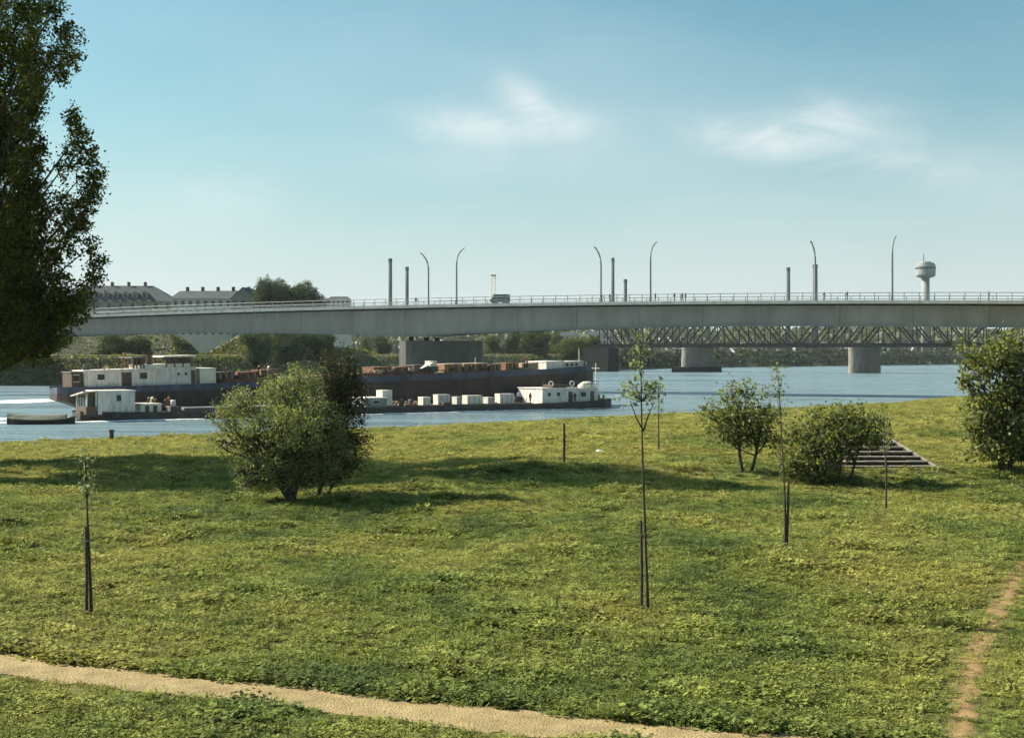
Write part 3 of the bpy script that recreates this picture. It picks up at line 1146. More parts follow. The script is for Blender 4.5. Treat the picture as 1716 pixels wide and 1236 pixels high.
# small two-stemmed tree
YC = stand(1250, 789)
zc = hz1(gx(1250, YC), YC)
L3 = [(1240, 682, 34, 28, 0), (1212, 695, 24, 24, .3), (1270, 700, 34, 26, -.3), (1235, 718, 34, 24, .3), (1292, 728, 24, 26, 0), (1205, 728, 20, 18, .4), (1228, 655, 9, 16, 0), (1252, 655, 9, 16, 0), (1262, 735, 26, 16, .5), (1190, 690, 12, 14, 0)]
tree('two_stemmed_tree', 'small open two-stemmed tree beside the wide shrub', 'tree', (gx(1250, YC), YC, zc), [((-.08, 0, 0), pos(1235, 700, YC)), ((.12, .05, 0), pos(1280, 705, YC))],
     plobes(L3, YC), .15, M['shrub'], dens=24, clump=18, sig=.20, trunk_r=.085, seed=31, aspect=.6, shell=.25)
# wide shrub
YD = stand(1400, 799)
L4 = [(1345, 735, 34, 30, .3), (1385, 715, 32, 30, 0), (1425, 705, 34, 28, .2), (1462, 718, 30, 30, 0), (1360, 765, 46, 28, -.4), (1415, 738, 34, 30, -.3), (1325, 772, 26, 22, 0), (1462, 735, 16, 12, .3), (1405, 690, 12, 18, 0), (1372, 785, 36, 14, -.5), (1338, 778, 30, 20, -.2), (1392, 775, 22, 18, -.3), (1395, 745, 34, 34, .2)]
xd = gx(1400, YD)
tree('wide_shrub', 'wide tangled shrub hiding one end of the stone steps', 'shrub', (xd, YD, hz1(xd, YD)), [((0, 0, 0), pos(1420, 715, YD)), ((-.5, .1, 0), pos(1360, 730, YD)), ((.4, 0, 0), pos(1455, 720, YD))],
     plobes(L4, YD), .15, M['shrub'], dens=32, clump=18, sig=.19, trunk_r=.06, seed=32, aspect=.6, shell=.2, minz=.05)
# big double-crowned bush at the edge
YE = stand(1682, 787)
L5 = [(1665, 600, 52, 36, 0), (1635, 622, 32, 30, .2), (1700, 590, 50, 36, .3), (1740, 610, 50, 44, 0), (1700, 640, 36, 20, -.1), (1650, 690, 40, 40, 0), (1690, 690, 50, 50, -.3), (1735, 690, 50, 50, .2), (1640, 720, 28, 24, .2), (1675, 740, 36, 30, -.2), (1720, 735, 44, 34, 0), (1770, 660, 50, 60, 0), (1618, 640, 12, 14, 0), (1662, 766, 28, 18, 0), (1705, 768, 34, 16, .2), (1632, 745, 18, 18, 0), (1745, 755, 36, 26, 0)]
xe = gx(1682, YE)
tree('tall_bush', 'tall bushy tree with two-tiered crown at the edge of the picture', 'tree', (xe, YE, hz1(xe, YE)), [((0, 0, 0), pos(1680, 640, YE)), ((.2, 0, 0), pos(1720, 640, YE)), ((-.1, 0, 0), pos(1660, 690, YE))],
     plobes(L5, YE), .17, M['shrub'], dens=18, clump=18, sig=.19, trunk_r=.12, seed=33, aspect=.7, shell=.2, minz=.35)


# --- staked saplings
def sapling(label, px, py, ptop, lobes, stake=None, tr=.035, seed=1, twigs=(), lean=0.0, leaf=.16, dens=16):
    Y = 40.0
    for _ in range(30):
        x = gx(px, Y)
        Y = (CAM_H - hz1(x, Y)) * F / (py - HOR)
    x = gx(px, Y)
    z = hz1(x, Y)
    rg = np.random.default_rng(seed)
    T = thing('sapling', label, 'young tree', (x, Y, z), group='staked saplings on the meadow')
    b = Vector((x, Y, z))
    mb = MB()
    top = pos(px + lean, ptop, Y) - b
    path = limb(mb, (0.05, 0, -.1), tuple(top), tr, tr * .25, rg, .008, 12, 6)
    for (ax, ay, bx_, by_) in twigs:
        limb(mb, tuple(pos(ax, ay, Y) - b), tuple(pos(bx_, by_, Y + rg.normal() * .2) - b), tr * .55, tr * .2, rg, .05, 4, 4)
    k = Y / F
    loc = [(np.array(pos(lx, ly, Y + rg.normal() * .12) - b), (rx * k, rx * k, ry * k)) for lx, ly, rx, ry in lobes]
    for c, r in loc:
        for _ in range(4):
            j = np.argmin([abs(p[2] - (c[2] - .25)) for p in path])
            limb(mb, path[j], c + rg.normal(size=3) * np.array(r) * .6, tr * .25, tr * .08, rg, .1, 3, 3)
    mb.build('trunk', M['bark'], T, smooth=True)
    if loc:
        pts, _ = lobe_points(loc, dens * 2.6, 8, .085, rg, .0)
        link('crown', leaf_mesh('crown', pts, leaf * .5, M['sapleaf'], rg, .75), T)
    if stake:
        for (sx, s0, s1, sx1) in stake:
            mb = MB()
            p0, p1 = pos(sx, s0, Y) - b, pos(sx1, s1, Y) - b
            p0.z = -.15
            p0.y = p1.y = -.12
            mb.tube([p0, p0 + (p1 - p0) * .5 + Vector((.012, 0, 0)), p1], [.036, .034, .028], 7)
            mb.build('stake', M['stake'], T)
        mb = MB()
        q = pos(sx1, s1, Y) - b
        mb.tube([(q.x - .07, -.17, q.z - .3), (q.x + .09, -.17, q.z - .28), (q.x + .12, .06, q.z - .3), (q.x - .05, .06, q.z - .31)], .012, 4)
        mb.build('tie', M['tarp'], T)
    return T


sapling('tall slender sapling with forked leafy top tied to stake in mid-meadow', 1082, 1021, 552,
        [(1074, 562, 12, 20), (1076, 590, 13, 20), (1072, 612, 11, 14), (1060, 640, 16, 14), (1082, 645, 18, 14), (1052, 662, 12, 10), (1100, 650, 10, 14), (1090, 668, 12, 10), (1066, 660, 10, 10)],
        stake=[(1074, 1021, 870, 1073)], seed=41, twigs=[(1079, 722, 1056, 672), (1079, 720, 1097, 672)], lean=-8, dens=30)
sapling('thin sapling with a few leaves on thick dark stake at meadow left', 149, 1031, 768, [(143, 765, 8, 12), (147, 792, 10, 12), (150, 808, 10, 8), (144, 822, 10, 6)],
        stake=[(148, 1031, 880, 147)], seed=42, lean=-6, tr=.04, leaf=.13, dens=14)
sapling('sapling between two dark stakes with leaves reaching up against the water', 1317, 916, 612, [(1300, 618, 10, 14), (1304, 640, 9, 14), (1310, 665, 9, 10), (1284, 655, 10, 10), (1308, 690, 7, 8)],
        stake=[(1316, 916, 806, 1320), (1314, 916, 812, 1313)], seed=43, lean=-14, tr=.028, leaf=.15, dens=18)
sapling('sparse sapling on single post in front of the stone steps', 1483, 856, 690, [(1479, 700, 6, 14), (1482, 725, 6, 12), (1484, 750, 8, 10)], stake=[(1483, 856, 765, 1483)], seed=44, lean=-3, leaf=.13, dens=14, tr=.03)
sapling('small distant sapling near the shore just behind the tall forked sapling', 1103, 756, 652, [(1104, 655, 7, 12), (1101, 672, 8, 10), (1107, 684, 5, 7)], stake=[(1103, 756, 695, 1103)], seed=45, leaf=.17, dens=18, tr=.03)
YS = 60.3
x = gx(945, YS)
mb = MB()
mb.tube([(0, 0, -.2), (.02, 0, .9), (.01, 0, 1.68)], [.055, .05, .04], 7)
tag(mb.build('stake', M['stake'], loc=(x, YS, hz1(x, YS))), 'bare dark stake standing alone in the shaded strip', 'stake')


# --- far trees, each its own
def fartree(label, px, Y, ztop, zb, wpx, seed, m='fartree', group=None, name='far_tree', leaf=None, n=9, lo=.34):
    rg = np.random.default_rng(seed)
    x = gx(px, Y)
    k = Y / F
    w = wpx * k * .5
    h = ztop - zb
    lob = []
    for i in range(n):
        a = rg.uniform(0, 2 * math.pi)
        q = rg.uniform(.15, .62)
        zz = zb + h * rg.uniform(lo, .80)
        lob.append(((x + math.cos(a) * w * q, Y + math.sin(a) * w * q, zz), (w * rg.uniform(.3, .5), w * .45, h * rg.uniform(.13, .22))))
    lob.append(((x, Y, zb + h * .78), (w * .5, w * .5, h * .21)))
    lob.append(((x, Y, zb + h * (.5 if lo > .3 else .3)), (w * .7, w * .6, h * .26)))
    lf = leaf or max(.35, k * 1.5)
    return tree(name, label, 'tree', (x, Y, zb), [((0, 0, 0), (x, Y, zb + h * .55))], lob, lf, M[m], dens=9, clump=9, sig=lf * 1.1, trunk_r=h * .022, seed=seed, aspect=.7, group=group, shell=.4)


g = 'round-headed trees above the bridge'
fartree('larger round tree rising above the bridge beside the pale building', 466, 480, pz(466, 480), 4, 92, 51, group=g, n=14, lo=.5)
fartree('rounded tree above the bridge, next to the larger round tree', 512, 486, pz(470, 486), 4, 84, 52, group=g, n=14, lo=.5)
for i, (px, Y, top, w) in enumerate(((432, 415, 556, 60), (478, 428, 548, 78), (532, 440, 550, 78), (190, 405, 559, 70), (232, 410, 562, 50))):
    fartree(('dark spreading tree under the bridge, at the gap in the embankment', 'largest dark tree under the bridge, middle of three right of the gap', 'dark tree under the bridge, farthest right of the embankment gap', 'dark low tree under the bridge nearest the poplar', 'smaller dark tree under the bridge between poplar and embankment gap')[i], px, Y, pz(top, Y), 2.0, w, 60 + i, 'fartree', 'dark trees below the bridge', lo=.08, n=14)
for i, (px, Y, top, w, m) in enumerate(((824, 610, 561, 52, 'fartree2'), (864, 632, 555, 44, 'fartree'), (897, 618, 552, 62, 'fartree'), (932, 650, 558, 40, 'fartree2'), (958, 636, 566, 54, 'fartree2'), (990, 668, 561, 34, 'fartree2'), (640, 520, 560, 34, 'fartree'), (610, 530, 565, 30, 'fartree2'))):
    fartree(('pale leafy tree touching the bridge pier on the far bank', 'dark round tree second right of the bridge pier', 'dark round tree third right of the bridge pier', 'pale tree fourth right of the bridge pier', 'low pale tree left of the truss abutment, second from it', 'low pale tree at the truss abutment', 'dark low tree just left of the bridge pier', 'pale small tree further left of the bridge pier')[i], px, Y, pz(top, Y), 2.4, w, 70 + i, m, 'trees on the far bank', lo=.12, n=12)

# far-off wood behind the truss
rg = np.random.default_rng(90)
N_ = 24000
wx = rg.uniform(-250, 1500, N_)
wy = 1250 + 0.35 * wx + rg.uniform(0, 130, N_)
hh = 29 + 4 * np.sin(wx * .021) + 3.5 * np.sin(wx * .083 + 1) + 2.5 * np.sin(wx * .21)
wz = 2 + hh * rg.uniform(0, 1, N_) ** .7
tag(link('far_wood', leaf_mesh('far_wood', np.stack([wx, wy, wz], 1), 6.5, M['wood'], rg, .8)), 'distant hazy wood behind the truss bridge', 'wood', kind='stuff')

# rough grass and weeds on the far bank and its embankment
rg = np.random.default_rng(95)
gp = []
for _ in range(16000):
    i = int(rg.integers(2, 8))
    t_ = rg.uniform()
    o_ = rg.uniform(.5, 14)
    n0, n1 = Vector(INL[i]).normalized(), Vector(INL[i + 1]).normalized()
    x_ = (BANK[i][0] + n0.x * o_) * (1 - t_) + (BANK[i + 1][0] + n1.x * o_) * t_
    y_ = (BANK[i][1] + n0.y * o_) * (1 - t_) + (BANK[i + 1][1] + n1.y * o_) * t_
    zb_ = np.interp(o_, [0, 5, 12, 15], [-3.2, -.9, 3.6, 4.3])
    k_ = max(0, math.sin(x_ * .35) * math.sin(y_ * .3 + o_ * .5))
    gp.append((x_, y_, zb_ + rg.uniform(0, .25 + 1.1 * k_)))
for _ in range(9000):
    i = int(rg.integers(0, len(crest) - 1))
    t_, u_ = rg.uniform(), rg.uniform()
    a_, b_ = rings_e[i], rings_e[i + 1]
    f0 = Vector(a_[0]) * (1 - t_) + Vector(b_[0]) * t_
    f1 = Vector(a_[1]) * (1 - t_) + Vector(b_[1]) * t_
    q = f0 * (1 - u_) + f1 * u_
    gp.append((q.x, q.y, q.z + rg.uniform(-.1, .5 + .9 * max(0, math.sin(q.x * .3) * math.sin(q.y * .5)))))
tag(link('bank_weeds', leaf_mesh('bank_weeds', np.array(gp), .75, M['bankweed'], rg, .6)), 'rough grass and weeds on the far bank slopes', 'weeds', kind='stuff')

# dark scrub along the far bank below the truss
rg = np.random.default_rng(93)
sp = []
for i in range(8, 13):
    for _ in range(2600):
        t_ = rg.uniform()
        x_ = BANK[i][0] + (BANK[i + 1][0] - BANK[i][0]) * t_
        y_ = BANK[i][1] + (BANK[i + 1][1] - BANK[i][1]) * t_
        o_ = rg.uniform(1, 22)
        zb_ = np.interp(o_, [0, 5, 12, 15, 22], [-3.2, -.9, 3.6, 4.3, 4.2])
        sp.append((x_ - .5 * o_, y_ + .85 * o_, zb_ + rg.uniform(0, 1) * (1.6 + 1.3 * math.sin(x_ * .13) + 1.0 * math.sin(x_ * .41))))
tag(link('bank_scrub', leaf_mesh('bank_scrub', np.array(sp), 1.5, M['scrub'], rg, .7)), 'dark scrub along the far bank below the truss bridge', 'scrub', kind='stuff')

# ------------------------------------------------------------------ chimneys, towers, buildings
CH = 'factory chimneys on the skyline'
for px, top, w, Y, label in ((654, 433, 6.5, 1300, 'taller of the twin chimneys above the left pier'), (682, 447, 6, 1300, 'shorter of the twin chimneys above the left pier'), (1027, 432, 5.5, 1320, 'tall thin chimney beside a lamp at mid-bridge'),
                             (1048, 468, 6, 1320, 'short chimney stub beside the tall thin chimney'), (1321, 448, 6.5, 1340, 'thinner of two chimneys between mid-bridge and the round tower'), (1366, 443, 8.5, 1340, 'thick chimney behind a left-pointing lamp')):
    x = gx(px, Y)
    r = w * .5 * Y / F
    h = pz(top, Y)
    T = thing('chimney', label, 'chimney', (x, Y, 2), group=CH)
    MB().lathe([(r * 1.25, 0), (r * 1.05, h * .4), (r * .94, h - 5)], 14).build('shaft', M['chimney'], T, smooth=True)
    MB().lathe([(r * 1.06, h - 5), (r * 1.1, h - 4.4), (r * 1.0, h - 2), (r * .8, h - 2)], 14).build('rim', M['chimney'], T)

Yt = 1060
kt = Yt / F
T = thing('water_tower', 'round-headed concrete tower with thin mast above the bridge', 'tower', (gx(1551, Yt), Yt, 2))
z = lambda py: pz(py, Yt) - 2
MB().lathe([(7.2 * kt, 0), (6.6 * kt, z(466))], 16).build('shaft', M['towerc'], T, smooth=True)
hd = MB().lathe([(6.6 * kt, z(466)), (14 * kt, z(464)), (16.3 * kt, z(461)), (16.5 * kt, z(452)), (16.5 * kt, z(445)), (15.0 * kt, z(444.5)), (14.6 * kt, z(441)), (10 * kt, z(440.5)), (9 * kt, z(438.5))], 20).build('head', M['towerc'], T)
for i in range(20):
    a = 2 * math.pi * (i + .5) / 20
    c = Vector((math.cos(a), math.sin(a), 0))
    s = Vector((-math.sin(a), math.cos(a), 0))
    q = c * 16.4 * kt
    mb = MB()
    mb.prism([q + s * .8 + Vector((0, 0, z(451))), q - s * .8 + Vector((0, 0, z(451))), q - s * .8 + Vector((0, 0, z(448))), q + s * .8 + Vector((0, 0, z(448)))], c * .12)
    mb.build('window', M['glass'], hd)
mb = MB()
mb.tube([(-3 * kt, 0, z(440)), (-3 * kt, 0, z(424))], [.35, .15], 6)
mb.build('mast', M['truss'], T)

Ym = 900
km = Ym / F
T = thing('lattice_mast', 'pale lattice mast above the middle of the bridge', 'mast', (gx(827, Ym), Ym, 3))
H = pz(458, Ym) - 3
for sx in (-1, 1):
    for sy in (-1, 1):
        MB().tube([(sx * 2.4, sy * 2.4, 0), (sx * 1.1, sy * 1.1, H)], .16, 4).build('leg', M['cream'], T)
mb = MB()
nb = 16
for i in range(nb):
    a, b = i / nb, (i + 1) / nb
    wa, wb = 2.4 - 1.3 * a, 2.4 - 1.3 * b
    for q0, q1 in (((-1, -1), (1, -1)), ((1, -1), (1, 1)), ((1, 1), (-1, 1)), ((-1, 1), (-1, -1))):
        mb.tube([(q0[0] * wa, q0[1] * wa, H * a), (q1[0] * wb, q1[1] * wb, H * b)], .09, 3)
        mb.tube([(q0[0] * wa, q0[1] * wa, H * a), (q1[0] * wa, q1[1] * wa, H * a)], .09, 3)
mb.build('bracing', M['cream'], T)
MB().box(-1.6, 1.6, -1.6, 1.6, H * .965, H * .985, .1).build('platform', M['cream'], T)


def gablebuilding(name, label, x0, x1, Y, depth, zb, zeave, zridge, wallm, roofm, wins, storeys, dormers=0, hip=3.0, chims=0, yaw=0.0):
    cx = (x0 + x1) / 2
    W = (x1 - x0) / 2
    T = thing(name, label, 'building', (cx, Y, zb), (0, 0, yaw))
    he, hr = zeave - zb, zridge - zb
    wl = MB().box(-W, W, 0, depth, 0, he).build('wall', wallm, T)
    mb = MB()
    o = .6
    mb.add([(-W - o, -o, he), (W + o, -o, he), (W + o, depth + o, he), (-W - o, depth + o, he), (-W + hip, depth / 2, hr), (W - hip, depth / 2, hr)],
           [(0, 1, 5, 4), (2, 3, 4, 5), (1, 2, 5), (3, 0, 4), (3, 2, 1, 0)])
    rf = mb.build('roof', roofm, T)
    wm = MB().box(-.6, .6, -.06, .05, 0, 1.8).mesh('window', M['glass'])
    for s in range(storeys):
        zz = he - 2.6 - s * 3.3
        for i in range(wins):
            link('window', wm, T, (-W + 2 * W * (i + .5) / wins, 0, zz))
    if dormers:
        dm = MB()
        dm.box(-.9, .9, 0, 2.4, 0, 1.9)
        dm.add([(-1.1, -.2, 1.9), (1.1, -.2, 1.9), (1.1, 2.6, 1.9), (-1.1, 2.6, 1.9), (0, -.2, 2.7), (0, 2.6, 2.7)], [(0, 1, 4), (1, 2, 5, 4), (2, 3, 5), (3, 0, 4, 5)])
        dme = dm.mesh('dormer', wallm)
        for i in range(dormers):
            f = .22
            d = link('dormer', dme, T, (-W + hip + (2 * W - 2 * hip) * (i + .5) / dormers, depth / 2 * f - o, he + (hr - he) * f - .1))
            link('window', wm, d, (0, -.02, .15)).scale = (.8, 1, .8)
    for i in range(chims):
        MB().box(-.5, .5, -.4, .4, 0, 2.2).build('chimney', M['rust'], rf, loc=(-W + hip + (2 * W - 2 * hip) * (i + .5) / chims, depth / 2 + .3, hr - .8))
    return T


Yb = 520
gablebuilding('apartment_block', 'large building with dark hipped roof and dormers beside the poplar', gx(95, Yb), gx(290, Yb), Yb, 16, 3, pz(505, Yb), pz(477, Yb), M['plaster2'], M['slate'], 10, 4, dormers=7, hip=9, chims=4, yaw=.02)
Yb = 500
gablebuilding('long_house', 'long pale building with low dark roof beside the round trees', gx(286, Yb), gx(428, Yb), Yb, 12, 3, pz(500, Yb), pz(486, Yb), M['plaster'], M['slate'], 11, 4, dormers=0, hip=1.0, chims=5, yaw=-.08)
lh = bpy.data.objects['long_house']
Wl = (gx(428, 500) - gx(286, 500)) / 2
he = pz(500, 500) - 3
mb = MB()
mb.prism([(Wl - 8, -.9, 0), (Wl + .3, -.9, 0), (Wl + .3, -.9, he), (Wl - 3.9, -.9, he + 3.6), (Wl - 8, -.9, he)], (0, 13.8, 0))
gw = mb.build('gable_wing', M['plaster2'], lh)
wmesh = MB().box(-.6, .6, -.06, .05, 0, 1.8).mesh('window', M['glass'])
for ix in range(3):
    for iz in range(3):
        link('window', wmesh, gw, (Wl - 6.6 + 2.7 * ix, -.9, he - 2.6 - 3.3 * iz))
mb = MB()
mb.add([(Wl - 8.5, -1.3, he - .3), (Wl - 3.9, -1.3, he + 3.9), (Wl + .8, -1.3, he - .3), (Wl - 8.5, 13.2, he - .3), (Wl - 3.9, 13.2, he + 3.9), (Wl + .8, 13.2, he - .3)], [(0, 1, 4, 3), (1, 2, 5, 4)])
mb.build('roof', M['slate'], gw)
Yb = 560
gablebuilding('grey_warehouse', 'low grey building seen through the gap in the embankment below the bridge', gx(262, Yb), gx(430, Yb), Yb, 14, 2.6, pz(562, Yb), pz(552, Yb), M['plaster2'], M['slate'], 9, 1, hip=1.0)
Yb = 900
gablebuilding('distant_house', 'tiny distant house just above the bridge rail', gx(548, Yb), gx(586, Yb), Yb, 10, 3, pz(502, Yb), pz(496, Yb), M['plaster'], M['slate'], 5, 5, hip=2)
for i, (a, b, top, eave, lb) in enumerate(((938, 972, 556, 562, 'pale distant house under the bridge left of another by the truss end'), (985, 1030, 554, 560, 'pale distant house under the bridge at the truss end'))):
    Yb = 900 + 20 * i
    gablebuilding('pale_house', lb, gx(a, Yb), gx(b, Yb), Yb, 10, 2.5, pz(eave, Yb), pz(top, Yb), M['plaster'], M['slate'], 4, 2, hip=2)


# ------------------------------------------------------------------ people
def body_mesh(name, pose, colors):
    """one continuous skinned figure, 1.76 m; pose sets leg spread and arm swing"""
    st, sw = pose
    V = [(0, 0, .95), (0, 0, 1.15), (0, 0, 1.40), (0, 0, 1.50), (0, .015, 1.58), (0, .02, 1.68),
         (.10, 0, .90), (.11, st, .50), (.11, st * .9, .08), (.11, st * .9 + .14, .04),
         (-.10, 0, .90), (-.11, -st * .6, .50), (-.11, -st * 1.3, .08), (-.11, -st * 1.3 + .14, .04),
         (.20, 0, 1.40), (.25, -sw * .5, 1.13), (.25, -sw * .6 + .10, .89), (.25, -sw * .6 + .14, .80),
         (-.20, 0, 1.40), (-.25, sw * .5, 1.13), (-.25, sw * .8 + .10, .89), (-.25, sw * .8 + .14, .80)]
    R = [.15, .14, .16, .07, .085, .10, .10, .075, .05, .045, .10, .075, .05, .045, .07, .05, .04, .035, .07, .05, .04, .035]
    E = [(0, 1), (1, 2), (2, 3), (3, 4), (4, 5), (0, 6), (6, 7), (7, 8), (8, 9), (0, 10), (10, 11), (11, 12), (12, 13), (2, 14), (14, 15), (15, 16), (16, 17), (2, 18), (18, 19), (19, 20), (20, 21)]
    me = bpy.data.meshes.new(name)
    me.from_pydata(V, E, [])
    o = bpy.data.objects.new(name, me)
    COL.objects.link(o)
    o.modifiers.new('skin', 'SKIN')
    o.modifiers.new('sub', 'SUBSURF').levels = 1
    sv = me.skin_vertices[0].data
    for i, r in enumerate(R):
        sv[i].radius = (r, r * (.75 if i in (0, 1, 2) else 1))
        sv[i].use_root = (i == 0)
    dg = bpy.context.evaluated_depsgraph_get()
    out = bpy.data.meshes.new_from_object(o.evaluated_get(dg))
    bpy.data.objects.remove(o)
    out.name = name
    out.materials.clear()
    for m in colors:
        out.materials.append(m)
    for p in out.polygons:
        z_ = p.center.z
        x_ = abs(p.center.x)
        p.material_index = 3 if z_ > 1.70 or (z_ > 1.6 and p.center.y < -.02) else (2 if z_ > 1.53 or (x_ > .2 and z_ < .86) else (0 if z_ > .93 or x_ > .19 else 1))
        p.use_smooth = True
    return out


SKIN = mat('skin', (0.45, 0.28, 0.20), .6, .05, 3)
HAIR = mat('hair', (0.04, 0.028, 0.02), .7, .2, 3)
CL = {k: mat('cloth_' + k, c, .9, .15, 4) for k, c in dict(black=(.025, .025, .03), navy=(.03, .04, .08), grey=(.12, .12, .12), brown=(.10, .06, .04), white=(.7, .7, .66), green=(.05, .09, .05)).items()}
bodies = [body_mesh('person', (.10, .15), (CL['black'], CL['grey'], SKIN, HAIR)), body_mesh('person', (.22, .3), (CL['navy'], CL['black'], SKIN, HAIR)),
          body_mesh('person', (.05, .05), (CL['brown'], CL['black'], SKIN, HAIR)), body_mesh('person', (.16, .2), (CL['green'], CL['grey'], SKIN, HAIR)), body_mesh('person', (.04, .08), (CL['white'], CL['navy'], SKIN, HAIR))]
walk = math.atan2(BDIR.y, BDIR.x)
for i, (px, bi, ac, rot, lb) in enumerate(((697, 0, 1.3, walk - 1.57, 'person in dark coat on the bridge above the left pier'), (1008, 1, 1.2, walk + 1.57, 'person in navy walking beside the lamp near the tall thin chimney'),
                                          (1022, 3, 1.5, walk + 1.57, 'person in green by the tall thin chimney, right of one in navy'), (1098, 2, 1.3, walk + 1.57, 'person in brown just right of the near lamp behind the tall sapling'),
                                          (1130, 0, 1.4, walk + 1.57, 'person in dark coat walking alone left of a pair on the bridge'), (1143, 1, 1.1, walk - 1.57, 'left one of a pair walking together on the bridge'),
                                          (1149, 2, 1.7, walk - 1.57, 'right one of a pair walking together on the bridge'), (1381, 3, 1.4, walk + 1.57, 'person in green on the bridge right of the thick chimney'),
                                          (1420, 0, 1.2, walk - 1.57, 'person in dark coat on the bridge left of the last near lamp'), (1657, 2, 1.2, walk + 1.57, 'person in brown on the bridge right of the round tower'))):
    t = t_of_px(px, ac)
    o = link('person', bodies[bi], None, bpt(t, ac, gtop(t) + FASC), (0, 0, rot))
    o.scale = (1.05, 1.05, 1.05)
    tag(o, lb, 'person', 'people walking on the bridge')

# small van on the bridge
t = t_of_px(838, 4.2)
V = thing('van', 'small green van driving on the bridge near the lattice mast', 'van', bpt(t, 4.2, gtop(t) + FASC + .05), (0, 0, walk))
vm = mat('van_paint', (.10, .17, .15), .4, .05, 1)
mb = MB()
side = [(-1.9, .35), (1.9, .35), (1.95, .9), (1.55, 1.1), (1.15, 1.85), (.9, 1.98), (-1.75, 1.98), (-1.9, 1.8)]
mb.loft([[(x, -.82, z) for x, z in side], [(x, -.86, z) for x, z in side], [(x, .86, z) for x, z in side], [(x, .82, z) for x, z in side]])
mb.build('body', vm, V)
for sy in (-1, 1):
    for x0, x1 in ((.2, 1.05), (-.75, .05), (-1.7, -.9)):
        MB().box(x0, x1, sy * .88 - .02, sy * .88 + .02, 1.2, 1.75).build('window', M['glass'], V)
    for x0 in (1.2, -1.2):
        mb = MB()
        mb.tube([(x0, sy * .70, .30), (x0, sy * .90, .30)], .32, 14)
        wl = mb.build('wheel', M['asphalt'], V)
        mb = MB()
        mb.tube([(x0, sy * .89, .30), (x0, sy * .915, .30)], .17, 10)
        mb.build('hubcap', M['lamp'], wl)

# ------------------------------------------------------------------ barges
BYAW = math.atan2(44, 69)


def hull_sections(L, B, D, zdeck, sheer_bow=.5, sheer_st=.2, z0=-1.6, x0=1.4):
    """plan sections of a flat river barge: fine bow, rounded stern"""
    out = []
    for s, w, zz in ((0, .42, sheer_st), (.012, .70, sheer_st), (.04, .92, sheer_st * .7), (.09, 1, sheer_st * .3), (.2, 1, 0), (.5, 1, 0), (.8, 1, 0), (.88, .98, sheer_bow * .25), (.93, .86, sheer_bow * .55), (.965, .62, sheer_bow * .8), (.99, .28, sheer_bow), (1.0, .06, sheer_bow)):
        out.append((x0 + s * (L - x0), w * B / 2, zdeck + zz, z0))
    return out


def build_hull(root, L, B, zdeck, hm, gm, gh, z0=-1.6, sheer_bow=.5, bul=.25, counter=None):
    S = hull_sections(L, B, 0, zdeck, sheer_bow, z0=z0)
    if counter is not None:
        S = [(s_, w_, zd, max(z_, c_)) for (s_, w_, zd, z_), c_ in zip(S, list(counter) + [-99] * len(S))]
    cy = B / 2
    mb = MB()
    mb.loft([[(s, cy - w, zd - gh), (s, cy - w * .95, z), (s, cy + w * .95, z), (s, cy + w, zd - gh)] for s, w, zd, z in S])
    h = mb.build('hull', hm, root)
    mb = MB()
    mb.loft([[(s, cy - w - .05, zd + bul), (s, cy - w - .05, zd - gh), (s, cy + w + .05, zd - gh), (s, cy + w + .05, zd + bul), (s, cy + max(.01, w - .12), zd + bul), (s, cy + max(.01, w - .12), zd), (s, cy - max(.01, w - .12), zd), (s, cy - max(.01, w - .12), zd + bul)] for s, w, zd, z in S])
    mb.build('gunwale', gm, root)
    mb = MB()
    ring = [[(s, cy - max(.008, w - .13), zd + .01), (s, cy + max(.008, w - .13), zd + .01)] for s, w, zd, z in S]
    mb.loft(ring, cap=False, closed=False)
    mb.build('deck', M['deck'], root)
    return h


def cabin(root, name, x0, x1, y0, y1, z0, z1, m, wins=(), doors=(), roof=None, over=.2):
    c = MB().box(x0, x1, y0, y1, z0, z1).build(name, m, root)
    r = MB().box(x0 - over, x1 + over, y0 - over, y1 + over, z1 + .003, z1 + .12, .04).build('roof', roof or m, c)
    for wx, wz, ww, wh in wins:
        MB().box(wx - ww / 2, wx + ww / 2, y0 - .03, y0 + .03, wz - wh / 2, wz + wh / 2).build('window', M['glass'], c)
        mb = MB()
        for a, b, e, f in ((wx - ww / 2 - .07, wx + ww / 2 + .07, wz + wh / 2, wz + wh / 2 + .07), (wx - ww / 2 - .07, wx + ww / 2 + .07, wz - wh / 2 - .07, wz - wh / 2)):
            mb.box(a, b, y0 - .045, y0 + .02, e, f)
        mb.build('window_frame', M['cream'], c)
    for dx, dz0, dw, dh in doors:
        MB().box(dx - dw / 2, dx + dw / 2, y0 - .035, y0 + .03, dz0, dz0 + dh).build('door', M['boatwood'], c)
    return c


def torus(mb, c, R, r, n=14, k=6, axis='y'):
    rings = []
    for i in range(n):
        a = 2 * math.pi * i / n
        rg_ = []
        for j in range(k):
            b = 2 * math.pi * j / k
            q = R + r * math.cos(b)
            rg_.append((c[0] + q * math.cos(a), c[1] + r * math.sin(b), c[2] + q * math.sin(a)))
        rings.append(rg_)
    rings.append(rings[0])
    return mb.loft(rings, cap=False)


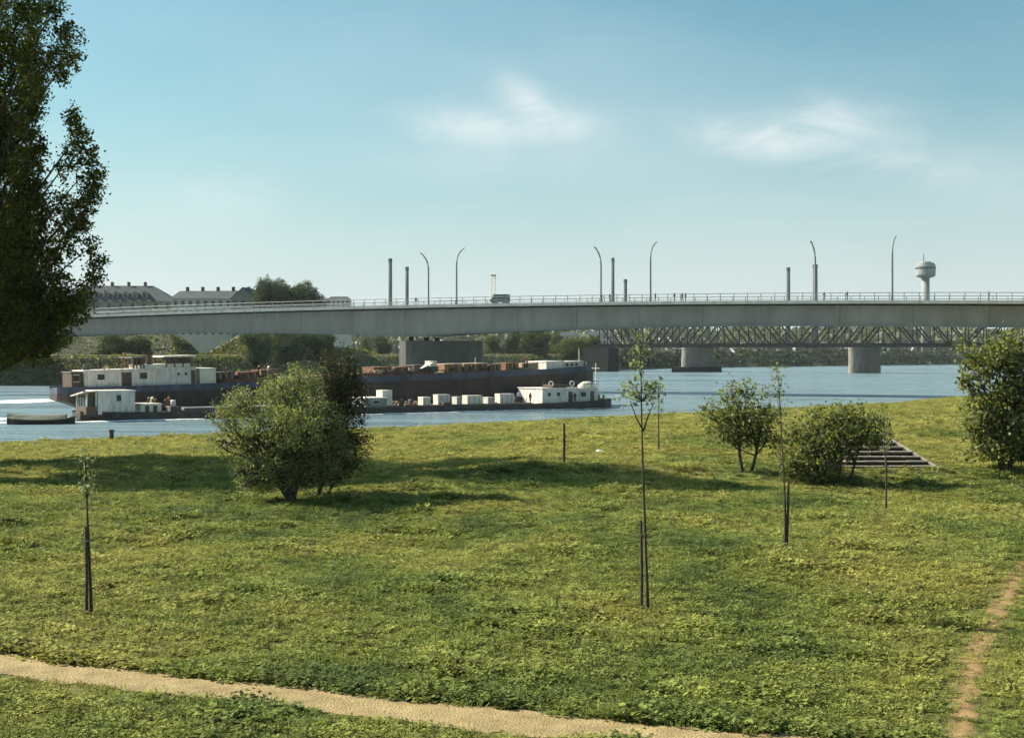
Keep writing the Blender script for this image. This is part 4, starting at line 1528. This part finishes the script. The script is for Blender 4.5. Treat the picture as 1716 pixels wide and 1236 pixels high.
# near barge: loaded, low in the water
BA0 = Vector((-52, 170, WATER))
near = thing('cargo_barge', 'low laden river barge, nearer of two, with white house near its bow', 'barge', BA0, (0, 0, BYAW), 'pair of river barges')
build_hull(near, 82, 8.2, .78, M['hullblack'], M['hullblack'], .35, bul=.18, sheer_bow=.35, counter=(.25, .1, -.3))
mb = MB()
mb.loft([[(s, 4.1 - w - .11, zd - .42), (s, 4.1 - w - .11, zd - .52), (s, 4.1 - w * .98, zd - .52), (s, 4.1 - w * .98, zd - .42)] for s, w, zd, z in hull_sections(82, 8.2, 0, .78, .35)[2:9]])
mb.build('rubbing_strake', M['rope'], near)
c = cabin(near, 'cabin', 3.1, 7.6, .7, 5.6, .8, 3.55, M['white'], wins=((5.6, 2.75, .55, .75),), over=.12)
# wooden wheelhouse with sloping roof
wh = MB()
wh.box(1.7, 3.0, .9, 5.4, .8, 1.75)
whb = wh.build('wheelhouse', M['boatwood'], near)
for x_ in (1.75, 2.85):
    for y_ in (.95, 2.0, 3.1, 4.2, 5.2):
        MB().box(x_, x_ + .13, y_, y_ + .13, 1.75, 2.95 + .2 * x_).build('post', M['cream'] if y_ in (.95, 5.2) else M['boatwood'], whb)
MB().box(1.9, 2.84, 1.0, 1.05, 1.75, 2.9).build('window', M['glass'], whb)
MB().box(1.8, 1.85, 1.1, 5.2, 1.75, 2.85).build('window', M['glass'], whb)
mb = MB()
mb.add([(1.2, .5, 3.5), (3.05, .5, 3.6), (3.05, 5.9, 3.0), (1.2, 5.9, 2.9), (1.2, .5, 3.62), (3.05, .5, 3.72), (3.05, 5.9, 3.12), (1.2, 5.9, 3.02)], [(3, 2, 1, 0), (4, 5, 6, 7), (0, 1, 5, 4), (1, 2, 6, 5), (2, 3, 7, 6), (3, 0, 4, 7)])
mb.build('roof', M['cream'], whb)
c = cabin(near, 'companionway', 8.6, 11.2, 1.6, 5.5, .8, 1.85, M['cream'], doors=((9.4, .82, .5, .9), (10.4, .82, .5, .9)), over=.1)
# long low coaming with grey hatch cover
MB().box(14, 38, 1.3, 6.9, .8, 1.35, .08).build('hatch_coaming', M['deck'], near)
MB().box(38.5, 66, 1.2, 7.0, .8, 1.02, .06).build('hatch_cover', M['rope'], near)
cabin(near, 'low_cabin', 39.0, 42.2, .9, 5.2, .8, 2.1, M['plaster2'], wins=((40.6, 1.6, .8, .4),), roof=M['cream'], over=.1)
# bow deckhouse
c = cabin(near, 'deckhouse', 67.4, 73.6, .8, 7.2, .8, 3.0, M['white'], wins=((68.6, 2.2, .5, .5), (70.2, 2.2, .5, .5)), doors=((72.3, .85, .7, 1.7),), over=.12)
c2 = cabin(near, 'fore_cabin', 73.75, 77.6, 1.3, 6.8, .9, 2.85, M['plaster'], wins=((75.0, 2.1, .9, .7),), doors=((76.6, .95, .7, 1.6),), over=.1)
mb = MB()
for x_ in np.linspace(67.5, 77.4, 9):
    mb.tube([(x_, .9, 3.1), (x_, .9, 4.05)], .035, 4)
mb.tube([(67.5, .9, 4.05), (77.4, .9, 4.05)], .04, 4)
mb.tube([(67.5, .9, 3.6), (77.4, .9, 3.6)], .03, 4)
mb.build('roof_railing', M['boatwood'], near)
for x_ in (68.9, 72.6):
    torus(MB(), (x_, .78, 3.7), .36, .10).build('life_ring', M['white'], near, smooth=True)
MB().box(69.3, 72.2, 1.4, 3.6, 3.13, 3.6, .1).build('skylight', M['boatwood'], near)
rings = []
mb = MB()
for x_, w_, h_ in ((75.2, .1, .1), (75.6, .75, .5), (76.4, 1.0, .85), (77.4, 1.0, .85), (78.0, .6, .4), (78.2, .1, .1)):
    rings.append([(x_, 3.0 + w_ * math.cos(a), 3.02 + h_ * math.sin(a) * 1.15) for a in np.linspace(0, math.pi, 7)])
mb.loft(rings)
mb.build('covered_boat', M['cream'], near, smooth=True)
mb = MB()
mb.tube([(77.9, 2.2, .8), (77.9, 2.2, 6.7)], [.09, .05], 6)
mb.tube([(77.9, 1.2, 5.9), (77.9, 3.2, 5.9)], .03, 4)
mb.build('mast', M['cream'], near)
for x_, w_ in ((79.0, .35), (79.9, .3)):
    for y_ in (3.0, 5.2):
        mb = MB()
        mb.lathe([(w_ * .5, .9), (w_ * .45, 1.7), (w_ * .7, 1.75), (w_ * .7, 1.85)], 10, (x_, y_))
        mb.build('bollard', M['rope'], near)
MB().box(78.3, 79.6, 3.4, 4.9, 1.0, 2.0, .1).build('windlass', M['rope'], near)
mb = MB()
for x_ in np.linspace(78.0, 81.2, 6):
    w_ = 4.1 * (1 - (x_ - 76.5) / 5.2)
    mb.tube([(x_, 4.1 - w_ * .8, 1.1), (x_, 4.1 - w_ * .8, 2.0)], .03, 4)
mb.tube([(x_, 4.1 - 4.1 * (1 - (x_ - 76.5) / 5.2) * .8, 2.0) for x_ in np.linspace(78.0, 81.2, 6)], .035, 4)
mb.build('bow_railing', M['cream'], near)


def onboard(root, x, y, z):
    return root.matrix_basis @ Vector((x, y, z))


near.matrix_basis = Matrix.Translation(BA0) @ Matrix.Rotation(BYAW, 4, 'Z')


def crate(x0, x1, y0, y1, z0, h, m, label, root, group, slats=True, name='cargo_crate', lid=None, yaw0=0):
    w, d = (x1 - x0), (y1 - y0)
    p = onboard(root, (x0 + x1) / 2, (y0 + y1) / 2, z0)
    C = thing(name, label, 'crate', p, root.matrix_basis.to_euler(), group)
    MB().box(-w / 2, w / 2, -d / 2, d / 2, 0, h, .05).build('body', m, C)
    MB().box(-w / 2 - .04, w / 2 + .04, -d / 2 - .04, d / 2 + .04, h + .004, h + .1, .03).build('lid', lid or m, C)
    if slats:
        n = 2 if w < 2 else 3
        for i in range(n):
            q = -w / 2 + w * (i + .5) / n
            MB().box(q - .06, q + .06, -d / 2 - .03, -d / 2 + .02, .04, h - .06).build('batten', M['tan'], C)
    return C


ORD = ['first', 'second', 'third', 'fourth', 'fifth', 'sixth']
for i, (a, b, h) in enumerate(((60.6, 63.0, 1.25), (58.6, 59.6, .8), (55.2, 57.6, 1.1), (53.5, 54.3, .95), (50.5, 52.4, 1.3), (48.1, 49.3, 1.0))):
    crate(a, b, 1.5, 2.9, 1.03, h, M[('white', 'plaster', 'cream', 'plaster', 'white', 'cream')[i]], ORD[i] + ' white cargo box on near barge deck, counted from the white deckhouse', near, 'white cargo boxes on the near barge')
crate(41.9 + .5, 43.9, 2.6, 4.4, 1.02, 2.0, M['cream'], 'pale upright locker beside the low cabin on near barge', near, 'gear on the near barge', slats=False, name='deck_locker')


def barrel(x, y, z, m, label, root, r=.33, h=.75):
    p = onboard(root, x, y, z)
    B = thing('barrel', label, 'barrel', p, (0, 0, 0), 'gear on the near barge')
    MB().lathe([(r * .85, 0), (r, h * .3), (r, h * .7), (r * .85, h), (r * .7, h - .04)], 14).build('body', m, B, smooth=True)
    for zz in (h * .3, h * .7):
        MB().lathe([(r + .012, zz - .03), (r + .012, zz + .03), (r - .02, zz + .03), (r - .02, zz - .03)], 14).build('hoop', M['rope'], B)


barrel(12.8, 1.9, 1.6, M['cream'], 'pale barrel on a box behind the stern cabin of near barge', near)
MB().box(12.2, 13.6, 1.2, 3.0, .8, 1.595, .06).build('gear_box', M['rope'], near)
for x_, y_, lb, m_ in ((46.4, 1.9, 'dark barrel on near barge left of the white boxes', 'rope'), (45.2, 2.3, 'second dark barrel on near barge further left of the white boxes', 'boatwood'), (64.9, 4.9, 'brown barrel on near barge between people and white deckhouse', 'boatwood')):
    barrel(x_, y_, 1.03, M[m_], lb, near, h=.85)
for x_, y_, bi, rot, lb in ((64.4, 2.4, 4, .4, 'person in white shirt standing on near barge before the deckhouse'), (66.2, 2.2, 2, -2.2, 'person in brown standing at the wall of the white deckhouse'), (72.9, .45, 1, 1.2, 'person in navy at the deckhouse door on near barge')):
    o = link('person', bodies[bi], None, onboard(near, x_, y_, .8 if y_ < 1 else (1.03 if x_ < 66 else .82)), (0, 0, rot))
    tag(o, lb, 'person', 'crew on the near barge')

# far barge: riding high, bow up
FB0 = BA0 + Vector((-math.sin(BYAW), math.cos(BYAW), 0)) * 10.0
far = thing('motor_barge', 'high riding barge with blue gunwale and long white cabin, farther of two', 'barge', FB0, group='pair of river barges')
far.matrix_basis = Matrix.Translation(FB0) @ Matrix.Rotation(BYAW, 4, 'Z') @ Matrix.Rotation(-math.radians(1.55), 4, 'Y')
build_hull(far, 86, 8.4, 3.45, M['hullblack'], M['hullblue'], .62, z0=-3.5, sheer_bow=.4, bul=.2, counter=(2.2, 1.9, 1.1, -.6))
cabin(far, 'veranda', 3.0, 4.3, 1.4, 5.6, 3.5, 5.6, M['boatwood'], wins=((3.6, 4.9, .7, .8),), over=.15)
c = cabin(far, 'long_cabin', 4.5, 19.2, .9, 5.9, 3.5, 5.75, M['white'], wins=((6.6, 4.95, .9, .7), (12.1, 4.95, .95, .8), (16.8, 5.0, .3, .4), (17.8, 5.0, .3, .4)), doors=((9.9, 3.55, 1.3, 1.9), (18.8, 3.55, .6, 1.9)), over=.15)
mb = MB()
for x_ in np.linspace(4.6, 19.0, 12):
    mb.tube([(x_, .8, 3.5), (x_, .8, 3.95)], .03, 4)
mb.build('stanchion', M['rope'], far)
w_ = MB().box(12.0, 18.9, 1.8, 6.6, 5.88, 6.35).build('bridge_house', M['cream'], far)
for x0, x1, m_ in ((11.0, 12.4, 'boatwood'), (15.4, 18.8, 'boatwood')):
    for x_ in np.linspace(x0, x1, 4):
        MB().box(x_, x_ + .16, 1.7, 1.86, 5.88, 7.25).build('post', M[m_], w_)
        MB().box(x_, x_ + .16, 6.5, 6.66, 5.88, 7.25).build('post', M[m_], w_)
    MB().box(x0 + .1, x1, 2.0, 2.05, 6.3, 7.15).build('window', M['glass'] if x0 < 12 else M['boatwood'], w_)
MB().box(15.0, 19.4, 1.4, 7.0, 7.25, 7.4, .05).build('roof', M['cream'], w_)
MB().box(10.8, 12.8, 1.5, 6.9, 7.25, 7.36, .04).build('roof', M['boatwood'], w_)
mb = MB()
mb.lathe([(.38, 5.88), (.36, 7.4), (.42, 7.42), (.42, 7.6)], 12, (13.7, 3.2))
mb.build('funnel', M['boatwood'], far)
mb = MB()
mb.tube([(12.9, 3, 5.88), (12.9, 3, 8.1)], .05, 5)
mb.build('mast', M['rope'], far)
cabin(far, 'galley', 19.8, 22.0, 1.1, 7.0, 3.5, 5.5, M['cream'], over=.1)
MB().box(23.0, 55.5, 1.2, 7.2, 3.5, 4.0, .08).build('hatch_coaming', M['rust'], far)
MB().box(56.5, 74.0, 1.4, 7.0, 3.5, 3.75, .06).build('hatch_cover', M['deck'], far)
cabin(far, 'fore_cabin', 75.2, 78.4, 1.2, 6.8, 3.6, 4.75, M['white'], over=.1)
cabin(far, 'forward_house', 78.7, 82.6, 1.8, 6.4, 3.65, 4.6, M['plaster'], wins=((79.5, 4.2, .5, .45), (80.4, 4.2, .5, .45), (81.3, 4.2, .5, .45)), over=.1)
mb = MB()
mb.tube([(83.5, 4.2, 3.6), (83.5, 4.2, 6.6)], [.08, .05], 6)
mb.build('jackstaff', M['cream'], far)
for y_ in (3.0, 5.2):
    mb = MB()
    mb.lathe([(.2, 3.7), (.18, 4.4), (.28, 4.45), (.28, 4.55)], 10, (84.2, y_))
    mb.build('bollard', M['rope'], far)
rgc = random.Random(3)
GL = 'deck cargo on the far barge'
stacks = [(22.6, 25.0, .9, 'boatwood', 'dark wooden crate behind the long white cabin'), (25.4, 28.4, .8, 'rust', 'rusty crate second behind the long white cabin'), (28.8, 31.6, 1.0, 'rust', 'rusty crate partly above the grey-green bush'), (46.0, 48.8, .8, 'rust', 'rust red crate just right of the dark bush'),
          (49.2, 52.2, .7, 'rust', 'rust red crate second right of the dark bush'), (52.6, 55.0, .9, 'boatwood', 'brown crate before the bridge pier'), (57.6, 60.6, 1.15, 'orange', 'orange crate with pale top in front of pier shadow'),
          (61.0, 65.0, 1.1, 'orange', 'long orange crate at middle of far barge'), (65.4, 67.4, .8, 'boatwood', 'low brown crate right of the long orange crate'), (68.3, 70.6, .95, 'rust', 'rusty crate left of the fore cabin'), (71.2, 74.2, .8, 'tan', 'tan timber crate beside the white fore cabin')]
for x0, x1, h, m_, lb in stacks:
    crate(x0, x1, 1.9, 5.6, 4.01 if x1 < 55.5 else 3.76, h, M[m_], lb, far, GL, lid=M['tan'] if m_ in ('orange', 'tan') else None, name='deck_crate')
# tilted pale hatch board
p = onboard(far, 55.0, 2.4, 4.3)
mb = MB()
mb.box(-1.0, 1.0, -.7, .7, -.05, .05)
hb = mb.build('hatch_board', M['cream'], loc=p)
hb.rotation_euler = (0, math.radians(-24), BYAW)
hb.location = onboard(far, 54.2, 1.5, 4.85 + .05)
tag(hb, 'pale tilted hatch board leaning on the brown crate', 'board', GL)
crate(55.3, 56.4, 2.0, 3.6, 3.5, 1.9, M['cream'], 'tall pale locker standing before the shadowed pier face', far, GL, slats=False, name='deck_locker')

# clutter on both decks: ventilators, posts, rope coils, winches, planks
rgd = random.Random(12)


def clutter(root, spans, z, n, y0, y1):
    for i in range(n):
        a, b = spans[i % len(spans)]
        x_, y_ = rgd.uniform(a, b), rgd.uniform(y0, y1)
        k = i % 6
        mb = MB()
        if k == 0:
            h_ = rgd.uniform(.9, 1.5)
            mb.tube([(x_, y_, z), (x_, y_, z + h_), (x_ + .05, y_, z + h_ + .18), (x_ + .3, y_, z + h_ + .25)], [.10, .10, .13, .20], 8)
            mb.build('ventilator', M[rgd.choice(('cream', 'rust', 'boatwood'))], root, smooth=True)
        elif k == 1:
            torus(mb, (x_, y_, z + .14), .3, .12, 12, 5)
            o = mb.build('rope_coil', M['tan'], root)
        elif k == 2:
            mb.box(x_ - .45, x_ + .45, y_ - .3, y_ + .3, z, z + .25)
            mb.tube([(x_, y_ - .45, z + .5), (x_, y_ + .45, z + .5)], .24, 10)
            mb.tube([(x_, y_ - .5, z + .5), (x_, y_ - .42, z + .5)], .38, 10)
            mb.build('winch', M[rgd.choice(('rope', 'boatwood'))], root)
        elif k == 3:
            for q in range(4):
                w_ = rgd.uniform(1.2, 2.4)
                mb.box(x_ - w_, x_ + w_, y_ - .3 + .16 * q, y_ - .17 + .16 * q, z + .02, z + .12 + .05 * (q % 2))
            mb.build('plank_pile', M[rgd.choice(('tan', 'boatwood', 'orange'))], root)
        elif k == 4:
            h_ = rgd.uniform(1.3, 2.6)
            mb.tube([(x_, y_, z), (x_ + rgd.uniform(-.1, .1), y_, z + h_)], .05, 5)
            mb.build('post', M[rgd.choice(('cream', 'boatwood', 'rope'))], root)
        else:
            w_, d_, h_ = rgd.uniform(.3, .8), rgd.uniform(.3, .7), rgd.uniform(.3, .8)
            mb.box(x_ - w_, x_ + w_, y_ - d_, y_ + d_, z, z + h_, .06)
            mb.build('deck_chest', M[rgd.choice(('rope', 'boatwood', 'tan', 'rust', 'cream'))], root)


clutter(near, ((8.4, 13.5), (43.9, 48.2), (63.4, 67.2), (78.2, 80.2), (30, 38), (57, 61)), 1.03, 34, 3.1, 5.2)
clutter(near, ((13.8, 37), (43, 66)), .80, 16, .35, 1.05)
clutter(far, ((23, 32), (45, 56), (56, 75), (46, 56)), 4.0, 36, 1.3, 2.0)
clutter(far, ((4.5, 19),), 5.88, 8, 2.2, 5.0)

# towed dinghy astern
dg_ = Vector((gx(76, 166), 166, WATER))
D = thing('dinghy', 'open dinghy with green cover towed behind the near barge', 'boat', dg_, (0, 0, BYAW * .35))
S = [(-4.2, .5, .75), (-3.4, 1.0, .62), (-1.5, 1.35, .5), (.8, 1.3, .5), (2.4, .9, .62), (3.3, .25, .85)]
mb = MB()
mb.loft([[(s, -w, z), (s, -w * .7, -.3), (s, w * .7, -.3), (s, w, z)] for s, w, z in S])
mb.build('hull', M['hullblack'], D)
mb = MB()
mb.loft([[(s, -w - .06, z + .1), (s, -w - .06, z), (s, -w + .12, z), (s, -w + .12, z + .1)] for s, w, z in S])
mb.loft([[(s, w + .06, z + .1), (s, w + .06, z), (s, max(.03, w - .12), z), (s, max(.03, w - .12), z + .1)] for s, w, z in S])
mb.build('gunwale', M['tan'], D)
mb = MB()
mb.loft([[(s, -w, z + .06), (s, -w * .5, z + .45), (s, 0, z + .6), (s, w * .5, z + .45), (s, w, z + .06)] for s, w, z in S[:5]])
mb.build('cover', M['tarp'], D)

# foam along the wakes
m, nt, p_ = newmat('wake_foam')
N = nt.nodes.new
geo = N('ShaderNodeNewGeometry')
tn = N('ShaderNodeTexNoise')
tn.inputs['Scale'].default_value = 1.3
tn.inputs['Detail'].default_value = 7
tn.inputs['Roughness'].default_value = .7
nt.links.new(geo.outputs['Position'], tn.inputs['Vector'])
vc = N('ShaderNodeVertexColor')
vc.layer_name = 'edge'
mm = N('ShaderNodeMath')
mm.operation = 'MULTIPLY_ADD'
nt.links.new(vc.outputs['Color'], mm.inputs[0])
mm.inputs[1].default_value = .62
nt.links.new(tn.outputs['Fac'], mm.inputs[2])
mr = N('ShaderNodeMapRange')
mr.inputs['From Min'].default_value = .52
mr.inputs['From Max'].default_value = .74
nt.links.new(mm.outputs[0], mr.inputs[0])
nt.links.new(mr.outputs[0], p_.inputs['Alpha'])
p_.inputs['Base Color'].default_value = (.82, .83, .82, 1)
p_.inputs['Roughness'].default_value = .8
M['foam'] = m


def foam(pts, width, label):
    rg = np.random.default_rng(len(label))
    mb = MB()
    C = resample(np.array(pts, float), .8)
    n = len(C)
    Tn = np.gradient(C, axis=0)
    Tn /= np.linalg.norm(Tn, axis=1)[:, None]
    Nn = np.stack([-Tn[:, 1], Tn[:, 0]], 1)
    cols = 7
    vs, al = [], []
    for i in range(n):
        e = math.sin(math.pi * (i + .5) / n) ** .5
        for j in range(cols):
            u = j / (cols - 1) * 2 - 1
            q = C[i] + Nn[i] * u * width * .5 * (.6 + .4 * e)
            zz = .03 + .16 * (1 - u * u) * e * rg.uniform(.3, 1)
            vs.append((q[0], q[1], WATER + zz))
            al.append(max(0, 1 - u * u) * e)
    mb.add(vs, [(i * cols + j, i * cols + j + 1, (i + 1) * cols + j + 1, (i + 1) * cols + j) for i in range(n - 1) for j in range(cols - 1)])
    o = mb.build('wake_foam', M['foam'], smooth=True)
    ca = o.data.color_attributes.new('edge', 'FLOAT_COLOR', 'POINT')
    for i, a in enumerate(al):
        ca.data[i].color = (a, a, a, 1)
    tag(o, label, 'foam', kind='stuff')


def bw(x, y):
    q = BA0 + Vector((math.cos(BYAW) * x - math.sin(BYAW) * y, math.sin(BYAW) * x + math.cos(BYAW) * y, 0))
    return (q.x, q.y)


foam([bw(-1.2, -.7), bw(4, -1.0), bw(10, -.8), bw(17, -1.0)], 1.7, 'white foam streak along the stern waterline of near barge')
foam([bw(-16, 11), bw(-8, 11.5), bw(1, 12.5), bw(6, 12)], 6, 'broad white wake behind the far barge stern')
foam([(gx(-10, 232), 232), (gx(60, 246), 246), (gx(112, 252), 252)], 13, 'wide churned white wake trailing behind both barges')
foam([bw(-16, 2.5), bw(-10, 2.6), bw(-1.5, 3.2)], 2.6, 'white wake around the towed dinghy')
foam([bw(30, -.9), bw(50, -.8), bw(80, -.4)], .8, 'thin foam line along the hull of near barge')

# ------------------------------------------------------------------ small things on the meadow
Yst = stand(1487, 797)
zs = hz1(gx(1490, Yst), Yst)
steps = thing('stone_steps', 'stepped stone mound of five dark-edged tiers beside the wide shrub', 'steps', (gx(1487, Yst), Yst, zs - .1))
kS = Yst / F
for i in range(6):
    w0 = (1410 - 1487) * kS * (1 - i / 6 * .62)
    w1 = (1572 - 1487) * kS * (1 - i / 6 * .66)
    z0 = .17 * i
    y0 = .42 * i
    jx = random.uniform(-.05, .05)
    MB().box(w0 + jx, w1 + jx, y0 + .1, 4.2 - .1 * i, z0, z0 + .10).build('riser', M['bark'], steps)  # dark bark colour puts the shade on the step fronts into the material
    nb_ = 4 if i < 3 else 3
    for j in range(nb_):
        a = w0 + (w1 - w0) * j / nb_ + .012
        b = w0 + (w1 - w0) * (j + 1) / nb_ - .012
        q = random.uniform(-.012, .012)
        MB().box(a + jx, b + jx, y0 + random.uniform(-.02, .02), 4.22 - .1 * i, z0 + .102, z0 + .168 + q, .012).build('tread_slab', M['stone'], steps)
mb = MB()
a, b = Vector(((1574 - 1487) * kS, -.1, .05)), Vector(((1520 - 1487) * kS, 2.5, 1.1))
mb.tube([a, a + (b - a) * .5, b], .07, 6)
mb.build('side_kerb', M['stone'], steps)

# mooring post at the shore
Yq = 128.5
x = gx(187, Yq)
mp_ = thing('mooring_post', 'short dark mooring post at the water edge before the stern', 'post', (x, Yq, hz1(x, Yq)))
MB().lathe([(.20, -.6), (.19, .7), (.26, .72), (.26, .9), (.1, .95)], 12).build('post', M['stake'], mp_)
# scrap of paper
Yq = 72.5
x = gx(1004, Yq)
mb = MB()
mb.add([(-.16, -.1, 0), (.15, -.08, .03), (.17, .12, .12), (-.12, .1, .10), (.02, .0, .13)], [(0, 1, 4), (1, 2, 4), (2, 3, 4), (3, 0, 4)])
o = mb.build('paper_scrap', M['paper'], loc=(x, Yq, hz1(x, Yq) + .06))
tag(o, 'white scrap of crumpled paper lying in the grass', 'paper')


# ------------------------------------------------------------------ grass and weeds on the meadow
def tuft_mesh(name, n, h, spread, w, seed, leafy=False):
    rg = np.random.default_rng(seed)
    vs, fs = [], []
    for i in range(n):
        a = rg.uniform(0, 2 * math.pi)
        r = spread * rg.uniform(0, 1) ** .6
        bx_, by_ = r * math.cos(a), r * math.sin(a)
        hh = h * rg.uniform(.45, 1.1)
        la = a + rg.normal() * .6
        ln = hh * rg.uniform(.15, .8)
        dx, dy = math.cos(la), math.sin(la)
        px_, py_ = -dy, dx
        ww = w * rg.uniform(.6, 1.4)
        k = len(vs)
        if leafy:
            z0 = hh * rg.uniform(.3, 1)
            c = np.array([bx_ + dx * ln, by_ + dy * ln, z0])
            up = rg.uniform(-.35, .55)
            t = np.array([dx, dy, up])
            t /= np.linalg.norm(t)
            L_ = .06 * rg.uniform(.6, 1.35)
            s = np.array([px_, py_, rg.normal() * .3]) * L_ * .33
            vs += [tuple(c - t * L_ * .5), tuple(c + s), tuple(c + t * L_ * .5), tuple(c - s)]
            fs.append((k, k + 1, k + 2, k + 3))
        else:
            m0 = (bx_ + dx * ln * .35, by_ + dy * ln * .35, hh * .62)
            e = (bx_ + dx * ln, by_ + dy * ln, hh)
            vs += [(bx_ - px_ * ww, by_ - py_ * ww, -.03), (bx_ + px_ * ww, by_ + py_ * ww, -.03), (m0[0] + px_ * ww * .8, m0[1] + py_ * ww * .8, m0[2]), (m0[0] - px_ * ww * .8, m0[1] - py_ * ww * .8, m0[2]), e]
            fs += [(k, k + 1, k + 2, k + 3), (k + 3, k + 2, k + 4)]
    me = bpy.data.meshes.new(name)
    me.from_pydata(vs, [], fs)
    me.materials.append(M['blade'])
    me.update()
    return me


tuft_col = bpy.data.collections.new('tuft_sources')
for i, (n, h, s, w, leafy) in enumerate(((30, .115, .16, .006, False), (60, .07, .17, .02, True), (60, .085, .15, .02, True), (54, .10, .16, .02, True), (46, .13, .13, .02, True))):
    o = bpy.data.objects.new('tuft_%d' % i, tuft_mesh('tuft_%d' % i, n, h, s, w, 100 + i, leafy))
    tuft_col.objects.link(o)

P = []
rg = np.random.default_rng(77)
for y0, y1, dens in ((14.5, 24, 62), (24, 38, 46), (38, 58, 28), (58, 90, 14), (90, 150, 5), (150, 260, 1.6)):
    n = int(dens * (y1 - y0) * (y0 + y1) * .5 * .92)
    Y = np.sqrt(rg.uniform(y0 * y0, y1 * y1, n))
    X = rg.uniform(-.46, .46, n) * Y
    P.append(np.stack([X, Y], 1))
P = np.concatenate(P)
X, Y = P[:, 0], P[:, 1]
r, s = dist_poly(X, Y, SHORE)
keep = (r * s) > .3
dp, _ = dist_poly(X, Y, resample(PATH, .5))
wig = .12 * np.sin(X * 3.1 + Y * 1.7) + .1 * rg.normal(size=len(X))
keep &= dp > (.60 + wig * .4)
dt, _ = dist_poly(X, Y, resample(TRAIL, .5))
keep &= ~((dt < .20 + wig * .8) & (rg.uniform(size=len(X)) < .72))
d3, _ = dist_poly(X, Y, TRACK)
keep &= ~((d3 < .2 + wig) & (rg.uniform(size=len(X)) < .8))
keep &= ~((np.abs(X - gx(1490, Yst)) < 2.2) & (Y > Yst) & (Y < Yst + 4.2))
X, Y = X[keep], Y[keep]
dp, dt = dp[keep], dt[keep]
below = np.interp(X, PATH[:, 0], PATH[:, 1]) - Y
Z = hz(X, Y)
pat = np.sin(X * .9 + 1.3 * np.sin(Y * .5)) * np.sin(Y * .7 + 1.1 * np.sin(X * .6 + 2)) + .6 * np.sin(X * 2.3 + Y * 1.4) * np.sin(Y * 2.0 - X)
sc = (0.76 + .60 * np.clip(pat, -1, 1.4) ** 2 * (pat > 0)) * rg.uniform(.6, 1.35, len(X))
sc *= np.interp(Y, [15, 40, 90, 200], [1.0, 1.15, 1.45, 2.0])
sc *= np.where((dp < 1.2) & (below > 0), .75, 1.0) * np.where((dp < 1.0) & (below < 0), 1.35, 1.0)
sc *= np.where(dt < .5, .6, 1.0)
big = rg.uniform(size=len(X)) < .012
sc = np.where(big & (dp > 1.0), sc * 1.35, sc)
sc = np.minimum(sc, np.interp(Y, [15, 40, 90, 200], [1.55, 1.95, 2.8, 4]))
me = bpy.data.meshes.new('meadow_grass')
me.vertices.add(len(X))
me.vertices.foreach_set('co', np.stack([X, Y, Z], 1).ravel())
at = me.attributes.new('sc', 'FLOAT', 'POINT')
at.data.foreach_set('value', sc.astype(np.float32))
at = me.attributes.new('rot', 'FLOAT_VECTOR', 'POINT')
rv = np.stack([rg.normal(size=len(X)) * .12, rg.normal(size=len(X)) * .12, rg.uniform(0, 6.28, len(X))], 1)
at.data.foreach_set('vector', rv.astype(np.float32).ravel())
grass = link('meadow_grass', me)
tag(grass, 'tangled grass and low weeds covering the meadow', 'grass', kind='stuff')
ng = bpy.data.node_groups.new('grass_scatter', 'GeometryNodeTree')
ng.interface.new_socket('Geometry', in_out='INPUT', socket_type='NodeSocketGeometry')
ng.interface.new_socket('Geometry', in_out='OUTPUT', socket_type='NodeSocketGeometry')
gi, go = ng.nodes.new('NodeGroupInput'), ng.nodes.new('NodeGroupOutput')
iop = ng.nodes.new('GeometryNodeInstanceOnPoints')
ci = ng.nodes.new('GeometryNodeCollectionInfo')
ci.inputs['Collection'].default_value = tuft_col
ci.inputs['Separate Children'].default_value = True
ci.inputs['Reset Children'].default_value = True
iop.inputs['Pick Instance'].default_value = True
a1 = ng.nodes.new('GeometryNodeInputNamedAttribute')
a1.data_type = 'FLOAT'
a1.inputs['Name'].default_value = 'sc'
a2 = ng.nodes.new('GeometryNodeInputNamedAttribute')
a2.data_type = 'FLOAT_VECTOR'
a2.inputs['Name'].default_value = 'rot'
ng.links.new(gi.outputs[0], iop.inputs['Points'])
ng.links.new(ci.outputs[0], iop.inputs['Instance'])
ng.links.new(a1.outputs['Attribute'], iop.inputs['Scale'])
ng.links.new(a2.outputs['Attribute'], iop.inputs['Rotation'])
ng.links.new(iop.outputs[0], go.inputs[0])
grass.modifiers.new('scatter', 'NODES').node_group = ng
print('tufts', len(X))

# ------------------------------------------------------------------ haze
HAZE = 0.00006
if HAZE:
    m = bpy.data.materials.new('haze')
    m.use_nodes = True
    nt = m.node_tree
    nt.nodes.clear()
    pv = nt.nodes.new('ShaderNodeVolumePrincipled')
    pv.inputs['Color'].default_value = (.86, .93, .95, 1)
    pv.inputs['Density'].default_value = HAZE
    pv.inputs['Anisotropy'].default_value = .2
    out = nt.nodes.new('ShaderNodeOutputMaterial')
    nt.links.new(pv.outputs[0], out.inputs['Volume'])
    tag(MB().box(-3000, 3000, -100, 4000, -9, 120).build('haze', m), 'thin pale summer haze over the river', 'haze', kind='stuff')
